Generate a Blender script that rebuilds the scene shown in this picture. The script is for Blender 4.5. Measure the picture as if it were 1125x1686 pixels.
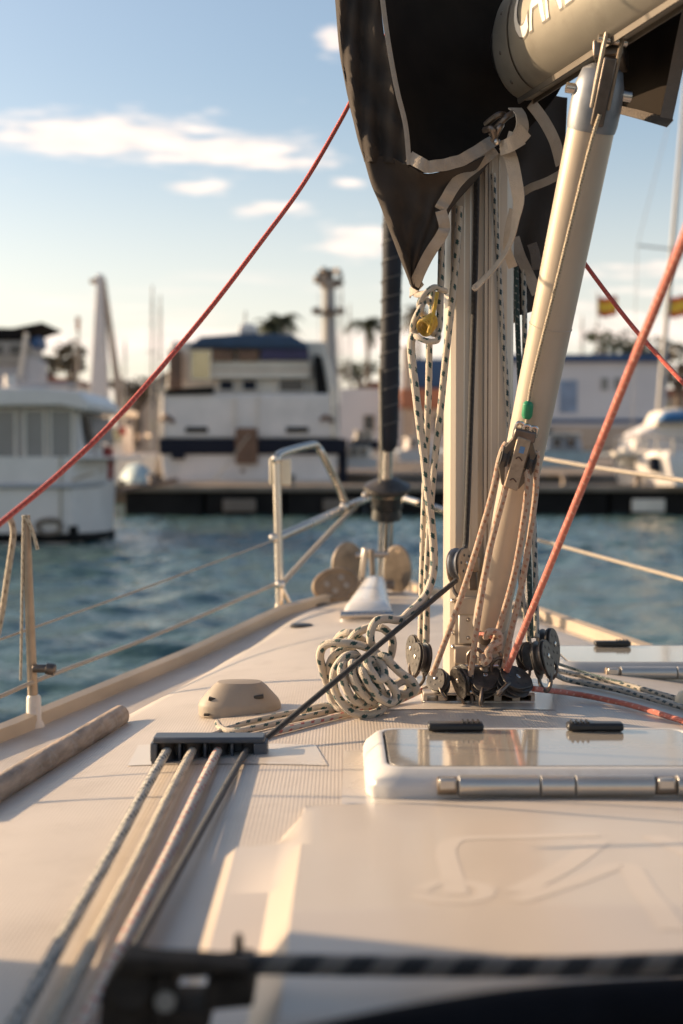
import bpy, math, random
from mathutils import Vector as V, Matrix
random.seed(7)
scene = bpy.context.scene
for o in list(bpy.data.objects): bpy.data.objects.remove(o)
COL = scene.collection
R = math.radians
# ------------------------------------------------------------------ camera
F = 2344.0; CX, CY = 562.5, 843.0; CAMZ = 1.60
PITCH = math.atan(93/F)
cam = bpy.data.cameras.new('camera'); camo = bpy.data.objects.new('camera', cam); COL.objects.link(camo)
camo.location = (0, 0, CAMZ); camo.rotation_euler = (math.pi/2-PITCH, 0, 0)
cam.sensor_fit = 'HORIZONTAL'; cam.sensor_width = 24; cam.lens = 24*F/1125
cam.clip_start = 0.05; cam.clip_end = 6000
cam.dof.use_dof = True; cam.dof.focus_distance = 2.62; cam.dof.aperture_fstop = 3.2; cam.dof.aperture_blades = 0
scene.camera = camo
# ------------------------------------------------------------------ light
SUN_EL, SUN_AZ = 18.0, -72.0       # azimuth clockwise from +Y (ahead); the sun stands to the left, a little ahead
w = bpy.data.worlds.new('World'); scene.world = w; w.use_nodes = True
def world():
    nt = w.node_tree; N = nt.nodes; L = nt.links
    N.clear()
    out = N.new('ShaderNodeOutputWorld'); bg = N.new('ShaderNodeBackground')
    sky = N.new('ShaderNodeTexSky'); sky.sky_type = 'NISHITA'; sky.sun_disc = False
    sky.sun_elevation = R(SUN_EL); sky.sun_rotation = R(SUN_AZ); sky.altitude = 0
    sky.air_density = 1.0; sky.dust_density = 2.3; sky.ozone_density = 1.0
    tc = N.new('ShaderNodeTexCoord'); sep = N.new('ShaderNodeSeparateXYZ'); L.new(tc.outputs['Generated'], sep.inputs[0])
    def m(op, a, b=None, c=None):
        n = N.new('ShaderNodeMath'); n.operation = op
        for i, x in enumerate((a, b, c)):
            if x is None: continue
            if isinstance(x, (int, float)): n.inputs[i].default_value = x
            else: L.new(x, n.inputs[i])
        return n.outputs[0]
    az = m('ARCTAN2', sep.outputs[0], sep.outputs[1]); el = m('ARCSINE', sep.outputs[2])
    comb = N.new('ShaderNodeCombineXYZ'); L.new(m('MULTIPLY', az, 5.0), comb.inputs[0]); L.new(m('MULTIPLY', el, 42.0), comb.inputs[1])
    nz = N.new('ShaderNodeTexNoise'); L.new(comb.outputs[0], nz.inputs['Vector'])
    nz.inputs['Scale'].default_value = 1.3; nz.inputs['Detail'].default_value = 6; nz.inputs['Roughness'].default_value = 0.5
    nz.inputs['Distortion'].default_value = 0.3
    comb2 = N.new('ShaderNodeCombineXYZ'); L.new(m('MULTIPLY', az, 26.0), comb2.inputs[0]); L.new(m('MULTIPLY', el, 130.0), comb2.inputs[1])
    nf = N.new('ShaderNodeTexNoise'); L.new(comb2.outputs[0], nf.inputs['Vector'])
    nf.inputs['Scale'].default_value = 1.0; nf.inputs['Detail'].default_value = 5; nf.inputs['Roughness'].default_value = 0.55
    # flat lens clouds, direction given as (azimuth, elevation, half width, half height, weight) in radians
    blobs = [(-.165,.226,.085,.0155,1.05),(-.085,.218,.075,.013,.95),(-.235,.226,.03,.007,.6),(-.045,.2095,.05,.006,.85),(-.10,.192,.03,.005,.8),(-.05,.178,.03,.006,.8),
             (.012,.155,.033,.011,1.0),(-.005,.293,.016,.010,.9),(-.25,.290,.012,.004,.5),(.004,.196,.014,.004,.7),(-.222,.193,.01,.003,.5),
             (.23,.132,.09,.007,.75),(.24,.118,.09,.006,.5),(-.12,.080,.16,.012,.95),(.05,.082,.10,.011,.95),(.21,.09,.13,.012,.9),(-.20,.052,.2,.008,.6),
             (.6,.2,.12,.02,1),(1.1,.17,.1,.015,1),(-.7,.25,.13,.02,1),(-1.7,.16,.14,.02,1),(2.0,.2,.15,.022,1),(2.7,.15,.1,.015,1),(-2.5,.22,.15,.02,1)]
    tot = None
    for a, e, sa, se, wt in blobs:
        dx = m('MULTIPLY', m('SUBTRACT', az, a), 1/sa); dy = m('MULTIPLY', m('SUBTRACT', el, e*.955), 1/se)
        d2 = m('ADD', m('MULTIPLY', dx, dx), m('MULTIPLY', dy, dy))
        g = m('MULTIPLY', m('POWER', 2.718, m('MULTIPLY', d2, -0.8)), wt)
        tot = g if tot is None else m('MAXIMUM', tot, g)
    shape = m('ADD', tot, m('MULTIPLY', m('SUBTRACT', nf.outputs['Fac'], .5), 1.5))
    mr = N.new('ShaderNodeMapRange'); mr.interpolation_type = 'SMOOTHSTEP'; L.new(shape, mr.inputs[0])
    mr.inputs[1].default_value = .28; mr.inputs[2].default_value = .98
    # low streaks everywhere near the horizon
    ms = N.new('ShaderNodeMapRange'); ms.interpolation_type = 'SMOOTHSTEP'; L.new(nz.outputs['Fac'], ms.inputs[0]); ms.inputs[1].default_value = .50; ms.inputs[2].default_value = .68
    hz = N.new('ShaderNodeMapRange'); L.new(el, hz.inputs[0]); hz.inputs[1].default_value = .10; hz.inputs[2].default_value = .13; hz.inputs[3].default_value = .8; hz.inputs[4].default_value = 0.0
    cl = m('MAXIMUM', m('MULTIPLY', mr.outputs[0], .9), m('MULTIPLY', ms.outputs[0], hz.outputs[0]))
    shade = N.new('ShaderNodeMixRGB'); L.new(nf.outputs['Fac'], shade.inputs[0])
    shade.inputs[1].default_value = (5.2, 4.3, 3.8, 1); shade.inputs[2].default_value = (8.4, 7.2, 6.3, 1)
    mix = N.new('ShaderNodeMixRGB'); L.new(cl, mix.inputs[0]); L.new(sky.outputs[0], mix.inputs[1]); L.new(shade.outputs[0], mix.inputs[2])
    hzf = N.new('ShaderNodeMapRange'); hzf.interpolation_type = 'SMOOTHERSTEP'; L.new(el, hzf.inputs[0]); hzf.inputs[1].default_value = -.02; hzf.inputs[2].default_value = .28; hzf.inputs[3].default_value = .52; hzf.inputs[4].default_value = 0.0
    mh = N.new('ShaderNodeMixRGB'); L.new(hzf.outputs[0], mh.inputs[0]); L.new(sky.outputs[0], mh.inputs[1]); mh.inputs[2].default_value = (7.6, 6.8, 5.9, 1)
    L.new(mh.outputs[0], mix.inputs[1])
    L.new(mix.outputs[0], bg.inputs[0]); bg.inputs[1].default_value = 0.115
    L.new(bg.outputs[0], out.inputs[0])
world()
sl = bpy.data.lights.new('sun', 'SUN'); so = bpy.data.objects.new('sun', sl); COL.objects.link(so)
sl.energy = 4.9; sl.angle = R(0.6); sl.color = (1.0, .74, .47)
sdir = V((math.sin(R(SUN_AZ))*math.cos(R(SUN_EL)), math.cos(R(SUN_AZ))*math.cos(R(SUN_EL)), math.sin(R(SUN_EL))))
so.rotation_euler = sdir.to_track_quat('Z', 'Y').to_euler(); so.location = (-6, 2, 8)
vs = scene.view_settings
vs.view_transform = 'Standard'; vs.look = 'None'; vs.gamma = 1; vs.exposure = 0.74; vs.use_curve_mapping = False
scene.render.engine = 'CYCLES'; scene.cycles.use_denoising = True; scene.cycles.max_bounces = 8
# ------------------------------------------------------------------ geometry helpers
cp, sp_ = math.cos(PITCH), math.sin(PITCH)
def P(px, py, Y):
    "photo pixel at a given forward distance Y -> world point"
    u = (px-CX)/F; v = -(py-CY)/F
    d = V((u, cp + v*sp_, v*cp - sp_))
    return V((0, 0, CAMZ)) + d*(Y/d.y)
def lerp(a, b, t): return a+(b-a)*t
def pw(tbl, x):
    if x <= tbl[0][0]: return tbl[0][1]
    for (x0, y0), (x1, y1) in zip(tbl, tbl[1:]):
        if x <= x1:
            t = (x-x0)/(x1-x0); return y0+(y1-y0)*t
    return tbl[-1][1]
def axis(y): return .277-.036*(y-2.85)
def hb(y):
    if y < 3.3: return .97+.40*(3.3-y)-.05*(3.3-y)**2
    return max(0.0, .97-.43*(y-3.3)) if y < 5.3 else .11*math.sqrt(max(0, 1-((y-5.3)/.27)**2))
def zc(y): return pw([(0,-.47),(3.0,-.472),(3.6,-.478),(4.3,-.497),(5.6,-.512)], y)
def ze(y): return pw([(0,-.67),(2.5,-.645),(3.2,-.632),(4.0,-.578),(4.6,-.520),(5.6,-.515)], y)
def cw(y): return max(.18, .72-.237*(y-2.85))
def sstep(t): t = max(0, min(1, t)); return t*t*(3-2*t)
def deckz(x, y):
    s = abs(x-axis(y)); h = max(hb(y), .05); c = min(cw(y), h*.8); z0 = zc(y); z1 = min(ze(y), z0)
    zcw = z0-(z0-z1)*.36
    if s <= c: return CAMZ+z0-(z0-zcw)*(s/c)**2.2
    bw = .09
    return CAMZ+zcw-(zcw-z1)*sstep((s-c)/min(bw, h-c+1e-6))
def D(px, py, up=0.0):
    "photo pixel -> the point where its ray meets the deck"
    y = .7
    while y < 6:
        p = P(px, py, y)
        if p.z <= deckz(p.x, y)+up: return p
        y += .004
    return p
def cr(pts, n=8, closed=False):
    "Catmull-Rom through points"
    pts = [V(p) for p in pts]; m = len(pts)
    if m < 3 and not closed:
        return [pts[0].lerp(pts[1], i/n) for i in range(n+1)]
    out = []
    rng = range(m if closed else m-1)
    for i in rng:
        if closed: a, b, c, d = pts[(i-1) % m], pts[i], pts[(i+1) % m], pts[(i+2) % m]
        else: a, b, c, d = pts[max(i-1, 0)], pts[i], pts[i+1], pts[min(i+2, m-1)]
        for k in range(n):
            t = k/n
            out.append(.5*((2*b)+(c-a)*t+(2*a-5*b+4*c-d)*t*t+(3*b-a-3*c+d)*t**3))
    if not closed: out.append(pts[-1])
    return out
class MB:
    def __init__(s): s.v = []; s.f = []; s.uv = []
    def add(s, vs, fs, uvs=None):
        b = len(s.v); s.v += [V(x) for x in vs]
        for i, f in enumerate(fs):
            s.f.append([b+k for k in f]); s.uv.append(uvs[i] if uvs else [(0, 0)]*len(f))
        return s
    def box(s, c, sz, rot=None):
        c = V(c); vs = []
        for x in (-.5, .5):
            for y in (-.5, .5):
                for z in (-.5, .5):
                    p = V((x*sz[0], y*sz[1], z*sz[2]))
                    if rot is not None: p = rot @ p
                    vs.append(c+p)
        return s.add(vs, [(0,1,3,2),(4,6,7,5),(0,4,5,1),(2,3,7,6),(0,2,6,4),(1,5,7,3)])
    def bb(s, a, b):
        a, b = V(a), V(b); return s.box((a+b)/2, (abs(b.x-a.x), abs(b.y-a.y), abs(b.z-a.z)))
    def ring(s, pts, r, n=10, closed=False, caps=True, flat=None):
        "tube through finished points; r number or list; uv: u round, v metres along"
        pts = [V(p) for p in pts]; m = len(pts)
        rs = r if isinstance(r, (list, tuple)) else [r]*m
        def tan(i):
            if closed: return (pts[(i+1) % m]-pts[i-1]).normalized()
            return (pts[min(i+1, m-1)]-pts[max(i-1, 0)]).normalized()
        t0 = tan(0); up = V((0, 0, 1)) if abs(t0.z) < .9 else V((0, -1, 0))
        nrm = (up-t0*up.dot(t0)).normalized(); vs = []; ln = [0.0]
        for i in range(m):
            t = tan(i); nrm = (nrm-t*nrm.dot(t))
            nrm = nrm.normalized() if nrm.length > 1e-6 else t.orthogonal().normalized()
            bi = t.cross(nrm)
            for k in range(n):
                a = 2*math.pi*k/n
                vs.append(pts[i]+(nrm*math.cos(a)*(flat or 1)+bi*math.sin(a))*rs[i])
            if i: ln.append(ln[-1]+(pts[i]-pts[i-1]).length)
        fs = []; uvs = []
        for i in range(m if closed else m-1):
            j = (i+1) % m; l1 = ln[i+1] if i+1 < m else ln[-1]+.01
            for k in range(n):
                k2 = (k+1) % n
                fs.append((i*n+k, i*n+k2, j*n+k2, j*n+k)); uvs.append([(k/n, ln[i]), ((k+1)/n, ln[i]), ((k+1)/n, l1), (k/n, l1)])
        if caps and not closed:
            fs.append(tuple(range(n-1, -1, -1))); uvs.append([(0, 0)]*n)
            fs.append(tuple((m-1)*n+k for k in range(n))); uvs.append([(0, 0)]*n)
        return s.add(vs, fs, uvs)
    def cyl(s, a, b, r, r2=None, n=14, caps=True): return s.ring([a, b], [r, r if r2 is None else r2], n, caps=caps)
    def lathe(s, o, ax, prof, n=20, ref=None):
        "prof: list of (distance along axis, radius)"
        ax = V(ax).normalized(); u = (V(ref) if ref is not None else ax.orthogonal()); u = (u-ax*u.dot(ax)).normalized(); w_ = ax.cross(u); o = V(o); vs = []
        for h, r in prof:
            for k in range(n):
                a = 2*math.pi*k/n; vs.append(o+ax*h+(u*math.cos(a)+w_*math.sin(a))*r)
        fs = [(i*n+k, i*n+(k+1) % n, (i+1)*n+(k+1) % n, (i+1)*n+k) for i in range(len(prof)-1) for k in range(n)]
        fs += [tuple(range(n-1, -1, -1)), tuple((len(prof)-1)*n+k for k in range(n))]
        return s.add(vs, fs)
    def prism(s, poly, d):
        "closed polygon of 3-D points pushed along vector d"
        poly = [V(p) for p in poly]; n = len(poly); d = V(d)
        return s.add(poly+[p+d for p in poly], [tuple(range(n-1, -1, -1)), tuple(range(n, 2*n))]+[(i, (i+1) % n, n+(i+1) % n, n+i) for i in range(n)])
    def loft(s, rows, closed=False, capends=False):
        n = len(rows[0]); m = len(rows); vs = [p for r in rows for p in r]; fs = []; uvs = []
        for i in range(m-1):
            for k in range(n if closed else n-1):
                k2 = (k+1) % n
                fs.append((i*n+k, i*n+k2, (i+1)*n+k2, (i+1)*n+k)); uvs.append([(k/n, i/m), ((k+1)/n, i/m), ((k+1)/n, (i+1)/m), (k/n, (i+1)/m)])
        if capends:
            fs.append(tuple(range(n-1, -1, -1))); uvs.append([(0, 0)]*n); fs.append(tuple((m-1)*n+k for k in range(n))); uvs.append([(0, 0)]*n)
        return s.add(vs, fs, uvs)
    def build(s, name, mat, parent=None, smooth=True, bevel=0, solid=0, sub=0, ang=40):
        if parent is not None: o0 = ORI[parent.name]
        else:
            xs = [p.x for p in s.v]; ys = [p.y for p in s.v]; zs = [p.z for p in s.v]
            o0 = V(((min(xs)+max(xs))/2, (min(ys)+max(ys))/2, min(zs)))
        me = bpy.data.meshes.new(name); me.from_pydata([tuple(p-o0) for p in s.v], [], s.f)
        uvl = me.uv_layers.new(name='UVMap'); k = 0; flat = [c for u in s.uv for c in u]
        if len(flat) == len(uvl.data):
            for i, c in enumerate(flat): uvl.data[i].uv = c
        me.materials.append(M[mat] if isinstance(mat, str) else mat)
        ob = bpy.data.objects.new(name, me); COL.objects.link(ob)
        ORI[ob.name] = o0
        if parent is not None: ob.parent = parent
        else: ob.location = o0
        if smooth:
            me.polygons.foreach_set('use_smooth', [True]*len(me.polygons))
            me.update()
            try: me.set_sharp_from_angle(angle=R(ang))
            except Exception: pass
        if solid:
            md = ob.modifiers.new('solid', 'SOLIDIFY'); md.thickness = solid; md.offset = 0; es = ob.modifiers.new('split', 'EDGE_SPLIT'); es.split_angle = R(65)
        if sub:
            md = ob.modifiers.new('sub', 'SUBSURF'); md.levels = sub; md.render_levels = sub
        if bevel:
            md = ob.modifiers.new('bevel', 'BEVEL'); md.width = bevel; md.segments = 2; md.limit_method = 'ANGLE'; md.angle_limit = R(35); md.harden_normals = False
        return ob
ORI = {}
def thing(name, label, cat, loc, group=None):
    o = bpy.data.objects.new(name, None); COL.objects.link(o); o.location = V(loc); o.empty_display_size = .1
    ORI[o.name] = V(loc); tag(o, label, cat, group); return o
def tag(o, label=None, cat=None, group=None, kind=None):
    if label: o['label'] = label
    if cat: o['category'] = cat
    if group: o['group'] = group
    if kind: o['kind'] = kind
    return o
# ------------------------------------------------------------------ materials
M = {}
def base(name):
    m = bpy.data.materials.new(name); m.use_nodes = True; nt = m.node_tree
    return m, nt, nt.nodes, nt.links, nt.nodes['Principled BSDF']
def mk(name, col, rough=.5, metal=0, var=.12, scale=30, bump=0.0, bscale=None, coat=0, stretch=None, spec=None, trans=0, sheen=0, dirt=None, dirtscale=6, dirtamt=.5):
    m, nt, N, L, b = base(name)
    tc = N.new('ShaderNodeTexCoord'); mp = N.new('ShaderNodeMapping'); L.new(tc.outputs['Object'], mp.inputs[0])
    if stretch: mp.inputs['Scale'].default_value = stretch
    nz = N.new('ShaderNodeTexNoise'); L.new(mp.outputs[0], nz.inputs['Vector']); nz.inputs['Scale'].default_value = scale; nz.inputs['Detail'].default_value = 5
    rp = N.new('ShaderNodeValToRGB'); L.new(nz.outputs['Fac'], rp.inputs[0])
    c = V(col)
    rp.color_ramp.elements[0].position = .3; rp.color_ramp.elements[1].position = .7
    rp.color_ramp.elements[0].color = (*(c*(1-var)), 1); rp.color_ramp.elements[1].color = (*[min(1, x*(1+var)) for x in c], 1)
    src = rp.outputs[0]
    if dirt:
        n2 = N.new('ShaderNodeTexNoise'); L.new(tc.outputs['Object'], n2.inputs['Vector']); n2.inputs['Scale'].default_value = dirtscale; n2.inputs['Detail'].default_value = 8; n2.inputs['Roughness'].default_value = .65
        r2 = N.new('ShaderNodeMapRange'); L.new(n2.outputs['Fac'], r2.inputs[0]); r2.inputs[1].default_value = .5; r2.inputs[2].default_value = .75; r2.inputs[4].default_value = dirtamt
        mx = N.new('ShaderNodeMixRGB'); L.new(r2.outputs[0], mx.inputs[0]); L.new(src, mx.inputs[1]); mx.inputs[2].default_value = (*dirt, 1); src = mx.outputs[0]
    L.new(src, b.inputs['Base Color'])
    rr = N.new('ShaderNodeMapRange'); L.new(nz.outputs['Fac'], rr.inputs[0]); rr.inputs[3].default_value = max(.02, rough-.08); rr.inputs[4].default_value = min(1, rough+.08); L.new(rr.outputs[0], b.inputs['Roughness'])
    b.inputs['Metallic'].default_value = metal; b.inputs['Coat Weight'].default_value = coat; b.inputs['Coat Roughness'].default_value = .1
    b.inputs['Transmission Weight'].default_value = trans
    if sheen: b.inputs['Sheen Weight'].default_value = sheen
    if spec is not None: b.inputs['Specular IOR Level'].default_value = spec
    if bump:
        n3 = N.new('ShaderNodeTexNoise'); L.new(mp.outputs[0], n3.inputs['Vector']); n3.inputs['Scale'].default_value = bscale or scale*3; n3.inputs['Detail'].default_value = 3
        bp = N.new('ShaderNodeBump'); bp.inputs['Strength'].default_value = bump; bp.inputs['Distance'].default_value = .004; L.new(n3.outputs['Fac'], bp.inputs['Height']); L.new(bp.outputs[0], b.inputs['Normal'])
    M[name] = m; return m
def rope_mat(name, col, fleck=None, pitch=.03, width=.16, col2=None, rough=.75, twist=False):
    m, nt, N, L, b = base(name)
    uv = N.new('ShaderNodeUVMap'); sp = N.new('ShaderNodeSeparateXYZ'); L.new(uv.outputs[0], sp.inputs[0])
    def mt(op, a, c=None):
        n = N.new('ShaderNodeMath'); n.operation = op
        for i, x in enumerate((a, c)):
            if x is None: continue
            if isinstance(x, (int, float)): n.inputs[i].default_value = x
            else: L.new(x, n.inputs[i])
        return n.outputs[0]
    u, v = sp.outputs[0], sp.outputs[1]
    s1 = mt('SINE', mt('MULTIPLY', mt('ADD', mt('MULTIPLY', u, 8), mt('MULTIPLY', v, 190)), 6.283))
    s2 = mt('SINE', mt('MULTIPLY', mt('SUBTRACT', mt('MULTIPLY', u, 8), mt('MULTIPLY', v, 190)), 6.283))
    br = mt('MULTIPLY', s1, s2)
    tc = N.new('ShaderNodeTexCoord'); nz = N.new('ShaderNodeTexNoise'); L.new(tc.outputs['Object'], nz.inputs['Vector']); nz.inputs['Scale'].default_value = 25; nz.inputs['Detail'].default_value = 4
    mx = N.new('ShaderNodeMixRGB'); c = V(col); mx.inputs[1].default_value = (*(c*.78), 1); mx.inputs[2].default_value = (*(c*1.1), 1)
    L.new(mt('ADD', mt('MULTIPLY', br, .25), nz.outputs['Fac']), mx.inputs[0]); src = mx.outputs[0]
    if fleck:
        a = mt('ADD', mt('DIVIDE', v, pitch), mt('MULTIPLY', u, 1.0))
        fa = mt('ABSOLUTE', mt('SUBTRACT', mt('FRACT', a), .5))
        bb = mt('SUBTRACT', mt('MULTIPLY', u, 3), mt('DIVIDE', v, pitch*4.3))
        fb = mt('ABSOLUTE', mt('SUBTRACT', mt('FRACT', bb), .5))
        mask = mt('MULTIPLY', mt('LESS_THAN', mt('ADD', fa, mt('MULTIPLY', br, .03)), width), mt('LESS_THAN', mt('ADD', fb, mt('MULTIPLY', s1, .05)),   .24 if not twist else .5))
        m2 = N.new('ShaderNodeMixRGB'); L.new(mask, m2.inputs[0]); L.new(src, m2.inputs[1]); m2.inputs[2].default_value = (*fleck, 1); src = m2.outputs[0]
    L.new(src, b.inputs['Base Color']); b.inputs['Roughness'].default_value = rough; b.inputs['Sheen Weight'].default_value = .25
    bp = N.new('ShaderNodeBump'); bp.inputs['Strength'].default_value = .6; bp.inputs['Distance'].default_value = .0012; L.new(br, bp.inputs['Height']); L.new(bp.outputs[0], b.inputs['Normal'])
    M[name] = m
def deck_mat():
    m, nt, N, L, b = base('nonskid')
    tc = N.new('ShaderNodeTexCoord')
    nz = N.new('ShaderNodeTexNoise'); L.new(tc.outputs['Object'], nz.inputs['Vector']); nz.inputs['Scale'].default_value = 3.5; nz.inputs['Detail'].default_value = 8; nz.inputs['Roughness'].default_value = .6
    rp = N.new('ShaderNodeValToRGB'); L.new(nz.outputs['Fac'], rp.inputs[0]); rp.color_ramp.elements[0].position = .3; rp.color_ramp.elements[1].position = .7
    rp.color_ramp.elements[0].color = (.50, .425, .350, 1); rp.color_ramp.elements[1].color = (.58, .50, .42, 1)
    # moulded ribs: fine rows
    sp = N.new('ShaderNodeSeparateXYZ'); L.new(tc.outputs['Object'], sp.inputs[0])
    def mt(op, a, c=None):
        n = N.new('ShaderNodeMath'); n.operation = op
        for i, x in enumerate((a, c)):
            if x is None: continue
            if isinstance(x, (int, float)): n.inputs[i].default_value = x
            else: L.new(x, n.inputs[i])
        return n.outputs[0]
    sx = mt('SINE', mt('MULTIPLY', sp.outputs[0], 2*math.pi/.0056)); sy = mt('SINE', mt('MULTIPLY', sp.outputs[1], 2*math.pi/.016))
    ht = mt('ADD', mt('MULTIPLY', sx, .8), mt('MULTIPLY', sy, .35))
    dk = N.new('ShaderNodeMapRange'); L.new(ht, dk.inputs[0]); dk.inputs[1].default_value = -1.1; dk.inputs[2].default_value = .2; dk.inputs[3].default_value = .965; dk.inputs[4].default_value = 1.0
    n5 = N.new('ShaderNodeTexNoise'); L.new(tc.outputs['Object'], n5.inputs['Vector']); n5.inputs['Scale'].default_value = 11; n5.inputs['Detail'].default_value = 10; n5.inputs['Roughness'].default_value = .72
    g5 = N.new('ShaderNodeMapRange'); L.new(n5.outputs['Fac'], g5.inputs[0]); g5.inputs[1].default_value = .52; g5.inputs[2].default_value = .78; g5.inputs[4].default_value = .5
    gm = N.new('ShaderNodeMixRGB'); L.new(g5.outputs[0], gm.inputs[0]); L.new(rp.outputs[0], gm.inputs[1]); gm.inputs[2].default_value = (.36, .29, .22, 1)
    mul = N.new('ShaderNodeMixRGB'); mul.blend_type = 'MULTIPLY'; mul.inputs[0].default_value = 1; L.new(gm.outputs[0], mul.inputs[1]); L.new(dk.outputs[0], mul.inputs[2])
    L.new(mul.outputs[0], b.inputs['Base Color']); b.inputs['Roughness'].default_value = .42
    bp = N.new('ShaderNodeBump'); bp.inputs['Strength'].default_value = .16; bp.inputs['Distance'].default_value = .0010; L.new(ht, bp.inputs['Height']); L.new(bp.outputs[0], b.inputs['Normal'])
    M['nonskid'] = m
def water_mat():
    m, nt, N, L, b = base('water')
    tc = N.new('ShaderNodeTexCoord')
    def nz(sc, st, det=3):
        mp = N.new('ShaderNodeMapping'); L.new(tc.outputs['Object'], mp.inputs[0]); mp.inputs['Scale'].default_value = st; mp.inputs['Rotation'].default_value = (0, 0, .35)
        n = N.new('ShaderNodeTexNoise'); L.new(mp.outputs[0], n.inputs['Vector']); n.inputs['Scale'].default_value = sc; n.inputs['Detail'].default_value = det; n.inputs['Distortion'].default_value = .4; return n.outputs['Fac']
    a = nz(7, (1, 1.5, 1), 3); c = nz(19, (1, 1.4, 1), 2)
    ad = N.new('ShaderNodeMath'); ad.operation = 'MULTIPLY_ADD'; L.new(c, ad.inputs[0]); ad.inputs[1].default_value = .28; L.new(a, ad.inputs[2])
    bp = N.new('ShaderNodeBump'); bp.inputs['Strength'].default_value = 1; bp.inputs['Distance'].default_value = .02; L.new(ad.outputs[0], bp.inputs['Height']); L.new(bp.outputs[0], b.inputs['Normal'])
    b.inputs['Base Color'].default_value = (.052, .100, .094, 1); b.inputs['Roughness'].default_value = .08; b.inputs['IOR'].default_value = 1.33
    M['water'] = m
deck_mat(); water_mat()
mk('gelcoat', (.60, .525, .445), .28, var=.05, scale=4, coat=.15, dirt=(.5, .42, .33), dirtscale=9, dirtamt=.25)
mk('painted_light_gel', (.585, .505, .428), .40, var=.05, scale=4)  # slightly lighter tone that paints reflected light on the hood
mk('hatch_white', (.66, .63, .59), .32, var=.06, scale=12, dirt=(.42, .36, .3), dirtscale=25, dirtamt=.4)
mk('hood_gel', (.545, .465, .388), .33, var=.05, scale=4, coat=.1, dirt=(.5, .42, .33), dirtscale=9, dirtamt=.2)
mk('gelcoat_white', (.74, .69, .63), .25, var=.04, scale=6, coat=.3, dirt=(.5, .42, .32), dirtscale=14, dirtamt=.3)
mk('shadow_gap_brown', (.34, .17, .06), .7, var=.3, scale=30)
mk('toerail', (.44, .35, .255), .5, var=.15, scale=12, stretch=(1, .2, 1))
mk('teak', (.36, .27, .20), .75, var=.4, scale=60, stretch=(1, .16, 1), bump=.5, bscale=120, dirt=(.42, .37, .32), dirtscale=30, dirtamt=.8)
mk('alu', (.62, .57, .50), .36, metal=.75, var=.05, scale=20, stretch=(1, 1, .05))
mk('mast_paint', (.51, .435, .355), .40, metal=.25, var=.04, scale=60, stretch=(4, 4, .06), dirt=(.4, .33, .26), dirtscale=7, dirtamt=.15)
mk('strut_paint', (.47, .39, .305), .38, metal=.15, var=.05, scale=10, dirt=(.38, .28, .2), dirtscale=11, dirtamt=.22)
mk('boom_alu', (.35, .32, .27), .42, metal=.55, var=.16, scale=9, stretch=(1, .3, 1), dirt=(.2, .18, .15), dirtscale=16, dirtamt=.5)
mk('boom_dark', (.13, .11, .09), .5, metal=.4, var=.2, scale=9)
mk('steel', (.58, .52, .46), .27, metal=1, var=.03, scale=5)
mk('steel_brown', (.30, .235, .175), .45, metal=.5, var=.2, scale=30)
mk('oval_tan', (.27, .18, .105), .6, var=.2, scale=30)
mk('darksteel', (.16, .13, .11), .40, metal=.8, var=.3, scale=30)
mk('cast_grey', (.23, .24, .26), .45, metal=.5, var=.15, scale=40)
mk('black_plastic', (.022, .020, .019), .38, var=.3, scale=40)
mk('sheave', (.055, .05, .048), .45, var=.3, scale=60, bump=.2)
mk('cheek', (.060, .052, .046), .45, metal=.3, var=.3, scale=60, dirt=(.16, .13, .1), dirtscale=40, dirtamt=.5)
mk('cheek_light', (.14, .125, .11), .4, metal=.5, var=.2, scale=60, dirt=(.1, .08, .06), dirtscale=40, dirtamt=.6)
mk('vang_cheek', (.15, .115, .08), .5, metal=.2, var=.2, scale=50)
mk('block_tan', (.38, .29, .205), .5, metal=.3, var=.15, scale=50, dirt=(.12, .09, .06), dirtscale=60, dirtamt=.6)
mk('organizer_blue', (.065, .078, .098), .42, var=.15, scale=40, dirt=(.16, .15, .15), dirtscale=30, dirtamt=.4)
mk('vent_tan', (.31, .255, .20), .6, var=.06, scale=20, dirt=(.26, .2, .15), dirtscale=18, dirtamt=.35)
mk('blue_print', (.12, .24, .42), .5)
mk('dark_print', (.10, .05, .03), .6)
mk('green_tape', (.02, .22, .10), .4, var=.15)
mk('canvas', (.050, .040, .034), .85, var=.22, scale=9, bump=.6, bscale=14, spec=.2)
mk('canvas_shaded', (.021, .016, .0125), .9, spec=.1, var=.2, scale=14, bump=.3, bscale=12)  # canvas copy darkened for the shade inside the cover
mk('trim_shaded', (.125, .10, .082), .8, var=.10, scale=40, bump=.5, bscale=300)  # trim copy with the shade under the boom put into its colour
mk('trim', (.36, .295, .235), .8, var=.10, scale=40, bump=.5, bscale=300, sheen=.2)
mk('webbing', (.46, .38, .30), .8, var=.08, scale=50, bump=.5, bscale=500)
mk('furled', (.012, .013, .021), .7, var=.3, scale=10, bump=.3)
mk('furled_seam', (.10, .092, .088), .7)
mk('letter', (.74, .69, .62), .5, var=.06)
mk('letter_edge', (.16, .14, .12), .5)
mk('nav_cream', (.78, .66, .48), .5, var=.05)
mk('hatchglass', (.34, .30, .25), .06, var=.08, scale=6, coat=.6, dirt=(.42, .36, .28), dirtscale=30, dirtamt=.35)
mk('hatch_gasket', (.10, .08, .06), .6)
mk('clutch', (.060, .044, .032), .75, spec=.12, var=.35, scale=60)
mk('hood_cloth', (.008, .008, .010), .85, spec=.12, var=.3, scale=30)
rope_mat('rope_green', (.60, .51, .40), (.012, .060, .055), .029, .18)
rope_mat('rope_green2', (.52, .46, .38), (.015, .045, .055), .022, .26)
rope_mat('rope_dgreen', (.045, .09, .085), (.4, .4, .36), .016, .1)
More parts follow.
